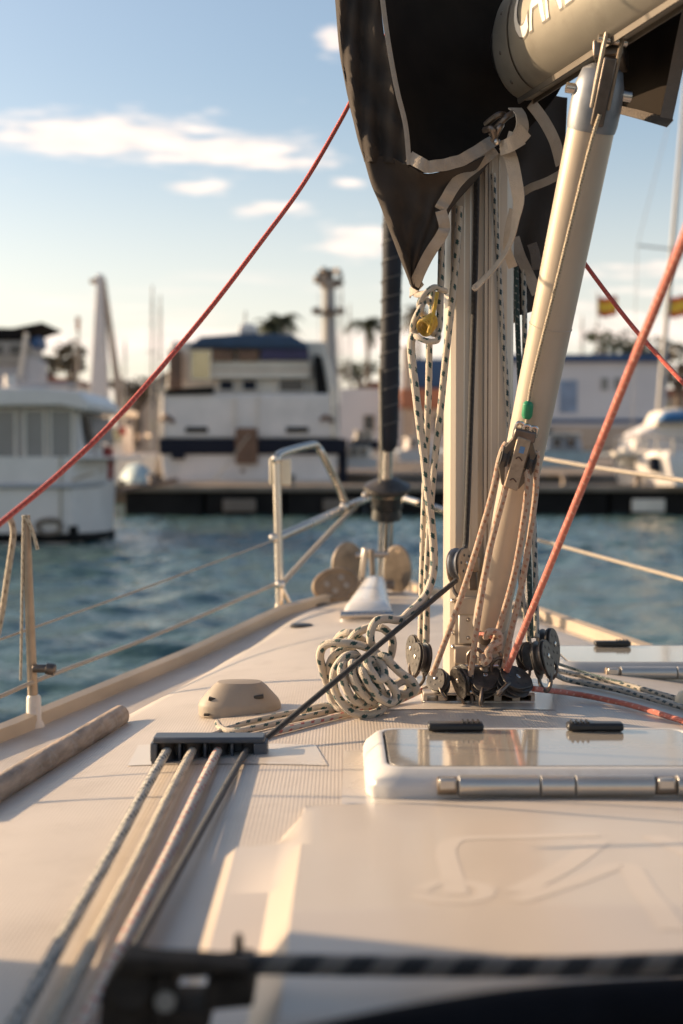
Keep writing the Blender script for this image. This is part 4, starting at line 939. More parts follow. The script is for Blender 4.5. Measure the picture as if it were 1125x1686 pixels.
MB().ring(cr([fz_(P(0, 790, 5.4).z)+V((-.03, -.03, -.02)), fz_(z_roll-.03)+V((-.026, -.03, 0)), fz_(z_roll+.3)+V((-.036, -.02, 0))], 5), .005, 8).build('sheet_tail', 'rope_cream', fur)
# ---- anchor and bow fittings
anc = thing('anchor', 'brown steel anchor with two rounded flukes stowed at the bow', 'anchor', D(606, 975))
def disc(cx, cy, Y, rx, rz, yaw, mat, par, th=.012, name='fluke'):
    c = P(cx, cy, Y); poly = [c+V((rx*math.cos(a)*math.cos(yaw), rx*math.cos(a)*math.sin(yaw), rz*math.sin(a)*(1.0 if math.sin(a) < 0 else 1.05))) for a in [2*math.pi*k/24 for k in range(24)]]
    return MB().prism(poly, V((-math.sin(yaw), math.cos(yaw), 0))*th).build(name, mat, par, bevel=.003)
disc(574, 932, 5.3, .066, .086, .45, 'steel_brown', anc); disc(654, 938, 5.3, .058, .088, -.5, 'steel_brown', anc)
MB().box(P(598, 935, 5.24), (.022, .03, .15), Matrix.Rotation(.12, 3, 'Y')).build('shank', 'steel', anc, bevel=.004)
MB().box(P(614, 940, 5.22), (.020, .03, .16), Matrix.Rotation(-.06, 3, 'Y')).build('stock', 'steel_brown', anc, bevel=.004)
MB().cyl(P(586, 915, 5.26), P(640, 912, 5.26), .012, n=12).build('crown_bar', 'steel', anc)
MB().box(P(620, 962, 5.2), (.13, .1, .03)).build('chock', 'darksteel', anc, bevel=.005)
ov = thing('bow_fairlead', 'brown oval plate with four holes leaning at the left of the bow', 'fairlead', D(552, 990))
c0 = P(553, 963, 5.0); yaw, til = .35, .5
eu = V((math.cos(yaw), math.sin(yaw), .25)).normalized(); ev = V((-.15, .35, .85)); ev = (ev-eu*ev.dot(eu)).normalized(); en = eu.cross(ev)
if en.y > 0: en = -en
def ell(a_, b_, k=36): return [c0+eu*a_*math.cos(2*math.pi*j/k)+ev*b_*math.sin(2*math.pi*j/k) for j in range(k)]
MB().ring(ell(.078, .052), .011, 10, closed=True).build('rim', 'oval_tan', ov)
MB().prism(ell(.074, .049), en*.006).build('plate', 'oval_tan', ov)
for a_, b_ in ((-.032, .010), (.026, .018), (-.012, -.022), (.034, -.014)):
    cc = c0+eu*a_+ev*b_+en*.0065; MB().lathe(cc, en, [(0, .011), (.0015, .011), (.002, .007)], 14).build('hole', 'trim', ov)
MB().box(c0-ev*.055-en*.01, (.12, .06, .03), Matrix.Rotation(yaw, 3, 'Z')).build('foot', 'oval_tan', ov, bevel=.006)
# white tapering locker hump on the foredeck
hb_ = D(604, 1022); hump = thing('locker_hump', 'white tapered moulding with rounded nose on the foredeck', 'deck moulding', hb_)
rows = []
for i in range(12):
    t = i/11; Y = lerp(hb_.y, 4.85, t); hw = lerp(.074, .040, t); ht = lerp(.050, .098, t)*sstep((t+.03)/.14); cx = lerp(P(604, 1022, hb_.y).x, P(617, 950, 4.85).x, t); zb_ = deckz(cx, Y)-.006
    rows.append([V((cx+hw*s_, Y, zb_+ht*h_)) for s_, h_ in ((-1.12, 0), (-1.06, .45), (-.96, .8), (-.7, .98), (0, 1.02), (.7, .98), (.96, .8), (1.06, .45), (1.12, 0))])
MB().loft(rows, capends=True).build('shell', 'gelcoat_white', hump, ang=60)
q = [V((hb_.x+.083*math.sin(a), hb_.y-.012-.01*math.cos(a), deckz(hb_.x, hb_.y)+.018)) for a in [(-1+2*k/12)*1.2 for k in range(13)]]
MB().ring(q, .013, 10).build('nose_strip', 'steel', hump)
# small cleat behind the blocks and cream fitting on the right
cl = thing('deck_cleat', 'small brown cleat on the deck right of the strut', 'cleat', D(857, 1018))
c = D(857, 1016); MB().ring(cr([c+V((-.035, 0, .03)), c+V((0, 0, .035)), c+V((.035, 0, .03))], 6), .009, 10).build('horn', 'steel_brown', cl)
MB().box(c+V((0, 0, .015)), (.03, .02, .032)).build('post', 'steel_brown', cl, bevel=.004)
c = D(1130, 1160); t = thing('cream_padeye', 'cream rounded fitting at the right edge of the deck', 'fitting', c)
MB().lathe(c, (0, 0, 1), [(0, .022), (.012, .021), (.024, .015), (.028, .006)], 18).build('dome', 'nav_cream', t)
# ---- hatches
def hatch(name, label, cx, cy, hw, hd, zb, tube_y, rot=0, h=.036, latch=(-.10, .11), fm='hatch_white'):
    t = thing(name, label, 'deck hatch', (cx, cy, zb), 'deck hatches')
    def rr(a_, b_, z, rad, n=7):
        r = []
        for sx, sy, a0 in ((1, 1, 0), (-1, 1, 90), (-1, -1, 180), (1, -1, 270)):
            for k in range(n):
                an = R(a0+90*k/(n-1)); r.append(V((cx+sx*(a_-rad)+rad*math.cos(an), cy+sy*(b_-rad)+rad*math.sin(an), z)))
        return r
    rows = [rr(hw, hd, zb-.004, .045), rr(hw, hd, zb+.010, .045), rr(hw-.004, hd-.004, zb+.020, .043), rr(hw-.020, hd-.020, zb+h-.002, .034), rr(hw-.026, hd-.026, zb+h, .03), rr(hw-.030, hd-.030, zb+h-.001, .028), rr(hw-.030, hd-.030, zb+h-.012, .028)]
    MB().loft(rows, closed=True).build('frame', fm, t, ang=50)
    MB().prism(rr(hw-.0295, hd-.0295, zb+h-.012, .028), (0, 0, .0045)).build('gasket', 'hatch_gasket', t)
    MB().prism(rr(hw-.034, hd-.034, zb+h-.008, .026), (0, 0, .0075)).build('glazing', 'hatchglass', t, bevel=.001)
    # near-edge hinge tube in segments
    yy = cy-hd-.002; zz = zb+.016
    xs = [-.64, -.53, -.11, .07, .48, .59, .66]
    for i, (a_, c_) in enumerate(zip(xs, xs[1:])):
        lug = i in (0, 4)
        rad = .0145 if not lug else .0125
        MB().cyl((cx+hw*a_+.0012, yy, zz), (cx+hw*c_-.0012, yy, zz), rad, n=18).build('hinge_lug' if lug else 'hinge_tube', 'alu' if not lug else 'steel_brown', t, bevel=.001)
        if lug: MB().box((cx+hw*(a_+c_)/2, yy-.006, zz+.004), (.024, .014, .016)).build('lug_cap', 'alu', t, bevel=.003)
    for dx_ in latch:
        l = MB().box((cx+dx_, cy+hd-.047, zb+h+.007), (.088, .026, .013)).build('latch', 'black_plastic', t, bevel=.004)
        for k in range(4): MB().box((cx+dx_+(.012+.008*k)*(1 if dx_ < 0 else -1), cy+hd-.047, zb+h+.0142), (.003, .024, .004)).build('grip_ridge', 'black_plastic', l)
    return t
nz_ = CAMZ-.470
hy0 = 1.945; hatch('deck_hatch', 'white framed deck hatch with reflective tinted pane nearest the camera',   .302, 2.112, .268, .167, nz_, 0, latch=(-.122, .098))
hatch('deck_hatch', 'second deck hatch with silver tube right of the mast, partly cut off', .78, 3.33, .30, .17, deckz(.7, 3.2)-.002, 0, h=.036, latch=(-.12, .14), fm='alu')
# ---- foreground clutter at the bottom edge
ck = thing('rope_clutch', 'dark rope clutch with lever holes at the lower left, out of focus', 'rope clutch', P(290, 1680, 1.10))
kz = lambda px, py, Y=1.10: P(px, py, Y)
a, c = kz(180, 1690), kz(330, 1612)
def plate(pts, Y, th, mat, name, par): return MB().prism([P(x, y, Y) for x, y in pts], V((0, th, 0))).build(name, mat, par, bevel=.003)
plate([(160, 1700), (168, 1630), (196, 1588), (250, 1598), (252, 1700)], 1.085, .05, 'clutch', 'side_cheek', ck)
plate([(250, 1700), (250, 1664), (345, 1664), (345, 1700)], 1.082, .055, 'clutch', 'side_cheek', ck)
plate([(252, 1640), (252, 1612), (282, 1606), (292, 1640)], 1.084, .05, 'clutch', 'mid_cheek', ck)
plate([(334, 1668), (340, 1612), (412, 1604), (418, 1660)], 1.084, .06, 'clutch', 'end_block', ck)
plate([(190, 1606), (200, 1578), (330, 1584), (410, 1592), (412, 1606)], 1.075, .028, 'clutch', 'top_lever', ck)
plate([(384, 1592), (386, 1542), (398, 1542), (402, 1592)], 1.12, .012, 'clutch', 'pin', ck)
MB().cyl(P(215, 1628, 1.08), P(215, 1628, 1.13), .016, n=16).build('cam', 'clutch', ck)
MB().cyl(P(272, 1650, 1.07), P(272, 1650, 1.13), .008, n=12).build('axle', 'steel_brown', ck)
rope('braided_sheet', 'thick black and beige braided rope lying across the bottom of the picture', [P(300, 1592, 1.10), P(420, 1588, 1.10), P(560, 1590, 1.10), P(750, 1592, 1.095), P(950, 1592, 1.09), P(1150, 1584, 1.085), P(1300, 1580, 1.08)], .0085, 'rope_bw', n=12)
b = MB(); q = cr([P(380, 1775, .93), P(560, 1730, .93), P(720, 1698, .93), P(900, 1672, .93), P(1130, 1656, .93), P(1330, 1648, .93)], 8)
b.ring(q, [.020]*len(q), 14); 
sh = thing('sprayhood', 'black sprayhood with rolled cloth front edge at the bottom of the picture, unseen sides added for shade', 'sprayhood', P(700, 1700, .93))
b.build('rolled_front_edge', 'hood_cloth', sh)
for x_ in (-.86, 1.42):  # unseen side cloths and tubes, added to throw shade on the near deck
    z0 = (deckz(x_, 1.4) if x_ < 0 else deckz(1.3, 1.4))-.03
    rows = [[V((x_+.02*math.sin(k*.8), lerp(1.56, -.6, k/10), z0)), V((x_+.01*math.sin(k*.8+1), lerp(1.55, -.6, k/10), z0+.3)), V((x_, lerp(1.44, -.6, k/10), z0+.95))] for k in range(11)]
    MB().loft(rows).build('side_panel', 'hood_cloth', sh, solid=.003)  # added unseen side cloth, there to shade the near deck
    MB().ring([V((x_, 1.56, z0)), V((x_, 1.55, z0+.3)), V((x_, 1.44, z0+.94)), V((x_, .4, z0+.945))], .011, 10).build('added_hoop', 'steel', sh)
# ================================================================== HARBOUR BEYOND
def pbox(b, x0, y0, x1, y1, Y, dp):
    a, c = P(x0, y1, Y), P(x1, y0, Y)
    return b.bb((a.x, Y, a.z), (c.x, Y+dp, c.z))
def part(par, name, mat, x0, y0, x1, y1, Y, dp, bevel=0):
    return pbox(MB(), x0, y0, x1, y1, Y, dp).build(name, mat, par, smooth=False, bevel=bevel)
def ppoly(par, name, mat, pts, Y, dp, bevel=0):
    return MB().prism([P(x, y, Y) for x, y in pts], (0, dp, 0)).build(name, mat, par, smooth=False, bevel=bevel)
def win(par, x0, y0, x1, y1, Y, mat='dark_glass', fr='bg_cream', f=2.0):
    o = part(par, 'window', mat, x0, y0, x1, y1, Y-.03, .06)
    for (a, b_, c, d) in ((x0-f, y0-f, x1+f, y0), (x0-f, y1, x1+f, y1+f), (x0-f, y0, x0, y1), (x1, y0, x1+f, y1)):
        part(o, 'frame', fr, a, b_, c, d, Y-.06, .09)
    return o
# ---- pontoon
YP = 38.0
pon = thing('pontoon', 'long dark floating pontoon with concrete top across the water', 'pontoon', P(650, 848, YP))
xa, xb = P(196, 0, YP).x, P(1420, 0, YP).x
zt_ = P(0, 800, YP).z
MB().bb((xa, YP, zt_-.16), (xb, YP+3.0, zt_)).build('deck_slab', 'concrete', pon, bevel=.03)
nseg = 9
for i in range(nseg):
    x0_, x1_ = lerp(xa, xb, i/nseg)+.05, lerp(xa, xb, (i+1)/nseg)-.05
    MB().bb((x0_, YP+.15, -.3), (x1_, YP+2.8, zt_-.165)).build('float', 'concrete_dark', pon, bevel=.03)
for px in (395, 1070, 760, 560):
    part(pon, 'fender', 'bg_cream' if px == 1070 else 'quay_brown', px-28, 822, px+26, 843, YP-.05, .19, .03)
for px in (250, 480, 640, 930, 1050):
    p = P(px, 798, YP+.3); MB().lathe((p.x, p.y, zt_), (0, 0, 1), [(0, .10), (.2, .08), (.24, .13), (.3, .1)], 12).build('bollard', 'darksteel', pon)
# ---- big motor yacht seen from the stern
YM = 42.0
my = thing('motor_yacht', 'large white motor yacht seen from astern with blue canopy and navy stripe', 'motor yacht', P(410, 800, YM))
ppoly(my, 'hull', 'bg_white', [(264, 742), (558, 742), (550, 800), (530, 848), (292, 848), (270, 800)], YM, 12, .05)
ppoly(my, 'rubbing_band', 'navy', [(260, 722), (572, 722), (572, 748), (262, 748)], YM-.12, 12.2, .05)
ppoly(my, 'aft_cabin', 'bg_white', [(266, 648), (546, 648), (560, 722), (262, 722)], YM+.02, 9, .08)
ppoly(my, 'upper_cabin', 'bg_cream', [(282, 562), (536, 562), (545, 650), (272, 650)], YM+.9, 6.5, .06)
ppoly(my, 'cabin_rail', 'black_rubber', [(274, 640), (352, 636), (352, 648), (272, 650)], YM-.06, .2)
ppoly(my, 'canopy', 'canopy_blue', [(306, 572), (330, 554), (400, 549), (480, 550), (506, 566), (508, 574)], YM+.3, 5.5, .12)
ppoly(my, 'canopy_side', 'canopy_violet', [(430, 575), (508, 575), (508, 592), (430, 592)], YM+.4, .2)
for x0_, x1_ in ((278, 298), (350, 384), (392, 425)): part(my, 'wood_panel', 'wood_brown', x0_, 576, x1_, 594 if x0_ > 300 else 638, YM+.42, .3)
part(my, 'parapet', 'bg_cream', 346, 594, 512, 622, YM+.55, .2, .03)
part(my, 'parapet_line', 'wall_tan', 346, 607, 512, 610, YM+.50, .1)
win(my, 315, 578, 346, 624, YM+.5, 'warm_glass')
for x0_ in (362, 400): win(my, x0_, 626, x0_+22, 642, YM+.8, 'navy')
win(my, 460, 624, 500, 644, YM+.8, 'dark_glass')
ppoly(my, 'radar_arch', 'black_rubber', [(516, 582), (530, 586), (540, 640), (540, 648), (520, 648)], YM+.2, .6, .06)
for x0_, x1_ in ((305, 342), (471, 508)): part(my, 'vent_slot', 'black_rubber', x0_, 703, x1_, 712, YM-.04, .1, .02)
part(my, 'stern_door', 'wood_brown', 388, 704, 424, 764, YM-.2, .2, .03)
for x0_ in (386, 424): part(my, 'door_post', 'bg_cream', x0_-1, 650, x0_+1, 700, YM-.06, .1)
part(my, 'flagstaff_box', 'navy', 282, 745, 304, 756, YM-.28, .2, .02)
part(my, 'swim_platform', 'wall_tan', 270, 792, 548, 800, YM-.9, .9, .03)
ppoly(my, 'radome', 'bg_white', [(392, 548), (394, 536), (400, 532), (416, 532), (422, 537), (424, 548)], YM+1.2, .5, .06)
MB().cyl(P(404, 534, YM+1.4), P(404, 512, YM+1.4), .03, n=8).build('antenna', 'mast_far', my)
for px, a_ in ((275, 700), (538, 700)): MB().ring(cr([P(px-8, 690, YM-.1), P(px, 686, YM-.3), P(px+10, 694, YM-.1)], 5), .07, 8).build('cleat', 'wood_brown', my)
for x0_ in (264, 270, 548, 553): MB().cyl(P(x0_, 720, YM), P(x0_-2, 640, YM), .025, n=8).build('rail_post', 'steel', my)
MB().ring([P(540, 590, YM+.2), P(551, 640, YM), P(553, 720, YM)], .05, 8).build('side_rail', 'bg_cream', my)
MB().cyl(P(410, 716, YM-.3), P(355, 790, YM-.9), .02, n=8).build('boarding_rope', 'rope_cream', my)
MB().box(P(400, 775, YM-.5), (.1, .6, .08), Matrix.Rotation(.6, 3, 'Y')).build('gangway', 'wood_brown', my)
ppoly(my, 'fender_skirt', 'navy', [(556, 745), (572, 745), (572, 800), (558, 800)], YM+.1, .8, .05)
# ---- left cabin cruiser
YL = 25.5
lb = thing('cabin_cruiser', 'white cabin cruiser moored at the left edge with tall grey windows', 'motor boat', P(90, 893, YL))
rows = []
for t, x_, dy in ((0, -170, 0), (1, 60, 0), (2, 118, 0), (3, 160, .8), (4, 178, 1.7), (5, 187, 2.6)):
    rows.append([P(x_-2, 893, YL+dy)+V((0, 0, -.35)), P(x_, 862, YL+dy), P(x_+(3 if t > 2 else 0), 800, YL+dy), P(x_+(4 if t > 2 else 0), 752, YL+dy)])
rows.append([p+V((-.4, 2, 0)) for p in rows[-1]]); rows.append([p+V((-4.5, .6, 0)) for p in rows[-1]])
MB().loft(rows).build('hull', 'bg_white', lb, ang=30)
ppoly(lb, 'side_deck', 'bg_white', [(-170, 752), (187, 752), (187, 756), (-170, 756)], YL+.02, 4, .02)
q = [P(-170, 800, YL-.04), P(118, 800, YL-.04), P(162, 797, YL+.75), P(186, 790, YL+2.4)]; MB().ring(q, .05, 8).build('rubbing_strake', 'bg_grey', lb)
q = [P(-170, 886, YL-.02), P(118, 886, YL-.02), P(160, 884, YL+.75), P(184, 878, YL+2.4)]; MB().ring(q, .085, 8).build('boot_stripe', 'black_rubber', lb)
ppoly(lb, 'cabin', 'bg_white', [(-170, 660), (128, 660), (140, 755), (-170, 755)], YL+.5, 2.6, .05)
ppoly(lb, 'windscreen', 'dark_glass', [(139, 682), (148, 684), (156, 728), (148, 732)], YL+.55, 2.3)
ppoly(lb, 'roof', 'bg_white', [(-170, 640), (60, 636), (128, 642), (150, 664), (146, 678), (100, 668), (-170, 670)], YL+.1, 3.4, .06)
ppoly(lb, 'roof_rack', 'bg_grey', [(-170, 628), (120, 630), (118, 635), (-170, 634)], YL+1, .6)
for x0_, x1_ in ((-40, 24), (42, 72), (84, 118)): win(lb, x0_, 676, x1_, 778 if x1_ < 70 else 778, YL+.42, 'grey_glass', 'bg_cream', 3)
part(lb, 'lower_panel', 'bg_white', 34, 780, 126, 800, YL+.05, .4, .03)
part(lb, 'side_opening', 'wood_brown', -60, 794, 30, 808, YL+.02, .1, .02)
MB().ring(cr([P(62, 862, YL-.05), P(80, 856, YL-.1), P(98, 860, YL-.05), P(96, 876, YL-.05), P(70, 878, YL-.05)], 5, closed=True), .045, 8, closed=True).build('fender_ring', 'quay_brown', lb)
part(lb, 'exhaust', 'black_rubber', 113, 866, 126, 880, YL-.03, .2, .02)
part(lb, 'red_fender', 'red_far', 169, 735, 184, 790, YL+1.5, .25, .05)
MB().cyl(P(100, 752, YL-.02), P(100, 885, YL-.02), .02, n=8).build('fender_line', 'rope_cream', lb)
q = [P(120, 790, YL+.0), P(165, 775, YL+.9), P(186, 760, YL+2.4)]; MB().ring(q, .03, 8).build('bow_rail', 'wall_tan', lb)
MB().cyl(P(16, 640, YL+.3), P(16, 618, YL+.3), .10, n=10).build('roof_lamp', 'bg_white', lb)
# ---- a second flybridge boat behind it, far left
YF = 60
fbz = thing('flybridge_boat', 'dark-topped flybridge boat behind the cruiser at the far left', 'motor boat', P(10, 760, YF))
ppoly(fbz, 'hull', 'bg_white', [(-200, 690), (90, 690), (130, 660), (100, 790), (-200, 790)], YF, 5, .1)
part(fbz, 'cabin', 'bg_grey', -200, 585, 46, 690, YF+.5, 4, .1)
part(fbz, 'flybridge', 'tower_grey', -200, 560, 38, 600, YF+.3, 4, .1)
ppoly(fbz, 'hardtop', 'black_rubber', [(-200, 532), (20, 540), (70, 530), (72, 534), (30, 548), (44, 560), (-200, 562)], YF+.2, 4, .1)
for x0_ in (-60, -20, 16): win(fbz, x0_, 568, x0_+24, 584, YF+.25, 'dark_glass', 'tower_grey', 2)
MB().cyl(P(44, 548, YF), P(32, 620, YF), .1, n=8).build('arch_leg', 'bg_cream', fbz)
ppoly(fbz, 'dinghy', 'roof_blue', [(48, 560), (64, 552), (66, 572), (52, 574)], YF, 1.5, .1)
# ---- small workboat with wheelhouse between the two
YW = 46
wb = thing('small_workboat', 'little white wheelhouse boat with red sidelight beyond the cruiser', 'motor boat', P(190, 800, YW))
ppoly(wb, 'hull', 'bg_white', [(130, 752), (262, 745), (250, 800), (140, 800)], YW, 3, .1)
ppoly(wb, 'wheelhouse', 'bg_white', [(152, 700), (202, 700), (206, 752), (148, 752)], YW+.3, 2, .06)
part(wb, 'roof', 'bg_cream', 146, 674, 210, 684, YW+.1, 2.4, .05)
for px in (150, 178, 204): part(wb, 'roof_post', 'bg_cream', px-2, 684, px+2, 702, YW+.2, .15)
for x0_ in (154, 182): win(wb, x0_, 706, x0_+18, 726, YW+.25, 'warm_glass', 'bg_white', 2)
part(wb, 'sidelight', 'red_far', 196, 703, 206, 716, YW-.05, .2)
MB().lathe(P(236, 724, YW+1), (0, 0, 1), [(0, .22), (.1, .26), (.2, .22)], 12).build('steel_dome', 'steel', wb)
q = [P(120, 782, YW-.3), P(235, 790, YW-.6)]
# tarp covered dinghy on the pontoon
tdz = thing('tarp_dinghy', 'pale teal tarpaulin over a dinghy left of the motor yacht', 'dinghy', P(226, 795, 40))
MB().loft([[P(226+cx_*s_, 796, 40+dy)+V((0, 0, 0)) if k in (0, 6) else P(226+cx_*s_*(1-.1*k if k < 3 else 1-.1*(6-k)), 796-h_*hh, 40+dy) for k, (s_, hh) in enumerate(((-1, 0), (-.95, .5), (-.6, .9), (0, 1), (.6, .85), (.95, .45), (1, 0)))] for cx_, h_, dy in ((12, 14, -.2), (26, 30, .3), (30, 34, 1), (24, 28, 2))], capends=True).build('tarpaulin', 'tarp_teal', tdz, ang=70)
part(tdz, 'trolley', 'quay_brown', 196, 790, 258, 800, 40.1, 1, .02)
rope('gangplank', 'narrow wooden gangplank sloping from the pontoon towards the cruiser', [P(192, 810, 34), P(240, 800, 37), P(290, 790, 39)], .06, 'wood_brown', cat='gangplank')
# ---- right hand sailing yacht
YR = 37.5
ry = thing('moored_yacht', 'white yacht with blue sail cover and steel stern rails at the right', 'sailboat', P(1090, 800, YR))
rows = []
for dx, dy, k in ((1008, 4.5, 0), (1012, 3.2, 0), (1050, .9, 0), (1100, 0, 0), (1250, 0, 0)):
    rows.append([P(dx+12, 800, YR+dy), P(dx+4, 775, YR+dy), P(dx, 752, YR+dy), P(dx+2, 742, YR+dy+.1)])
MB().loft(rows).build('hull', 'bg_white', ry, ang=40)
ppoly(ry, 'deck', 'bg_cream', [(1014, 744), (1250, 742), (1250, 748), (1014, 750)], YR+.8, 3.5)
ppoly(ry, 'cockpit_coaming', 'bg_white', [(1040, 746), (1052, 712), (1100, 690), (1250, 690), (1250, 746)], YR+1.2, 2.2, .12)
ppoly(ry, 'sprayhood', 'bg_cream', [(1078, 700), (1090, 676), (1120, 670), (1150, 684), (1150, 702)], YR+1.0, 1.6, .1)
ppoly(ry, 'sail_bundle', 'boat_blue', [(1082, 694), (1096, 678), (1250, 672), (1250, 690), (1100, 696)], YR+.7, .6, .15)
part(ry, 'side_port', 'navy', 1072, 752, 1092, 776, YR+.25, .3, .03)
part(ry, 'outboard', 'bg_cream', 1024, 736, 1046, 770, YR+1.3, .5, .08)
q = [P(1012, 745, YR+3), P(1014, 722, YR+3), P(1040, 716, YR+1.3), P(1075, 718, YR+.4), P(1110, 724, YR), P(1250, 726, YR)]
MB().ring(q, .028, 8).build('stern_rail', 'steel', ry)
for px, dy in ((1026, 2), (1046, 1.1), (1062, .7), (1082, .3), (1108, 0)): MB().cyl(P(px, 748, YR+dy), P(px+1, 720, YR+dy), .028, n=8).build('rail_post', 'steel', ry)
ymb, ymt = P(1084, 690, YR+1.8), P(1124, 210, YR+1.8)
MB().ring([ymb, ymb.lerp(ymt, .8), ymb.lerp(ymt, 1.7)], [.075, .065, .05], 10).build('mast', 'mast_far', ry)
MB().cyl(P(1050, 404, YR+1.8), P(1125, 412, YR+1.8), .025, n=8).build('spreader', 'mast_far', ry)
for a_, c_ in (((1050, 404), (1040, 745)), ((1050, 404), (1138, 60))): MB().cyl(P(*a_, YR+1.8), P(*c_, YR+1.8), .010, n=6).build('shroud', 'mast_far', ry)
# ---- buildings behind
YB = 72
bg = thing('harbour_shed', 'long pale harbour shed with dark blue roof edge at the right', 'building', P(960, 735, YB))
part(bg, 'wall', 'wall_pale', 838, 594, 1096, 702, YB, 12)
part(bg, 'roof', 'roof_blue', 832, 583, 1102, 595, YB-.3, 12.6, .05)
part(bg, 'poster', 'poster_blue', 921, 626, 951, 680, YB-.04, .04)
for x0_ in (990, 1012): win(bg, x0_, 622, x0_+12, 642, YB, 'grey_glass', 'wall_pale', 1.5)
part(bg, 'plinth', 'wall_tan', 838, 702, 1096, 738, YB-.05, 12)
part(bg, 'blue_sill', 'roof_blue', 838, 690, 1096, 696, YB-.08, .08)
part(bg, 'doorway', 'black_rubber', 888, 706, 910, 738, YB-.1, .1)
bg2 = thing('boat_shed', 'blue roofed shed with orange awning seen left of the mast', 'building', P(700, 738, 80))
part(bg2, 'wall', 'wall_pale', 560, 640, 800, 738, 80, 10)
part(bg2, 'roof', 'roof_blue', 672, 590, 808, 640, 79.7, 10.5, .1)
part(bg2, 'awning', 'orange_cover', 660, 640, 735, 672, 79, 1.2, .05)
part(bg2, 'pillar', 'wall_tan', 664, 570, 682, 738, 79.2, .8)
for x0_ in (600, 630, 690, 715): win(bg2, x0_, 684, x0_+16, 712, 80, 'dark_glass', 'wall_tan', 1.5)
houses = [(-60, 60, 604, 150, 'wall_tan', 'roof_red', 'tan house with red roof at the far left shore'), (62, 128, 622, 140, 'bg_cream', 'roof_red', 'cream low house left of the white pylon'),
          (196, 262, 634, 135, 'wall_tan', 'quay_brown', 'ochre building between white pylon and motor yacht'), (262, 300, 612, 160, 'bg_grey', 'quay_brown', 'grey block just left of the motor yacht'),
          (556, 616, 660, 130, 'bg_cream', 'roof_blue', 'pale low house between floodlight tower and furled sail'), (596, 650, 628, 170, 'wall_tan', 'roof_red', 'tan house behind the furled headsail'), (1090, 1200, 640, 140, 'wall_tan', 'roof_red', 'tan house at the far right shore')]
for x0_, x1_, yt, Y, wm, rm, lb_ in houses:
    h_ = thing('shore_house', lb_, 'house', P((x0_+x1_)/2, 740, Y), 'houses along the shore')
    part(h_, 'wall', wm, x0_, yt+10, x1_, 745, Y, 10)
    ppoly(h_, 'roof', rm, [(x0_-3, yt+11), (x0_+8, yt), (x1_-8, yt), (x1_+3, yt+11)], Y-.4, 11)
    n_ = max(2, int((x1_-x0_)/18))
    for r_ in range(2):
        for k in range(n_):
            cx = lerp(x0_, x1_, (k+.5)/n_); yy = yt+24+r_*34
            part(h_, 'window', 'dark_glass' if (k+r_) % 3 else 'warm_glass', cx-4, yy, cx+4, yy+14, Y-.08, .1)
# ---- white pylon with raking leg
YY = 95
py_ = thing('white_pylon', 'tall white tapering harbour crane pylon with raking grey leg at the left', 'crane', P(168, 735, YY))
def fr(pts, Y, d0, mat, name): return MB().prism([P(x, y, Y) for x, y in pts], (0, d0, 0)).build(name, mat, py_, bevel=.05)
fr([(158, 452), (167, 450), (174, 600), (178, 735), (142, 735), (150, 600)], YY, 1.2, 'bg_white', 'column')
fr([(166, 454), (171, 456), (196, 620), (203, 735), (194, 735), (186, 625)], YY+.3, .8, 'wall_tan', 'raking_leg')
fr([(146, 460), (160, 456), (160, 466), (148, 466)], YY, .8, 'wall_tan', 'head_arm')
# ---- floodlight tower
YT = 120
tw = thing('floodlight_tower', 'tall grey floodlight tower with crowded round head behind the motor yacht', 'tower', P(542, 735, YT))
ct, cb = P(541, 462, YT), P(545, 735, YT)
MB().ring([cb, ct], [.85, .50], 16).build('column', 'tower_grey', tw)
MB().lathe(P(541, 478, YT), (0, 0, 1), [(0, .5), (.6, .9), (.8, .95)], 18).build('head_ring', 'tower_grey', tw)
for k in range(26):
    a = random.uniform(0, 6.28); rr = random.uniform(.3, 1.05); c = P(541, 455+random.uniform(-11, 14), YT)+V((math.cos(a)*rr, math.sin(a)*rr, 0))
    MB().box(c, (random.uniform(.3, .6), random.uniform(.3, .6), random.uniform(.35, .7)), Matrix.Rotation(a, 3, 'Z')).build('floodlight', 'darksteel' if k % 3 else 'trunk', tw)
MB().lathe(P(541, 518, YT), (0, 0, 1), [(0, .6), (.1, 1.25), (.2, 1.25), (.25, .6)], 18).build('lower_gallery', 'trunk', tw)
for k in range(8):
    a = 2*math.pi*k/8; c = P(541, 512, YT)+V((math.cos(a)*1.2, math.sin(a)*1.2, 0)); MB().box(c, (.35, .35, .5)).build('gallery_lamp', 'trunk', tw)
for k in (-1, 1): MB().cyl(P(541+k*16, 480, YT), P(543+k*16, 735, YT), .03, n=6).build('cable', 'mast_far', tw)
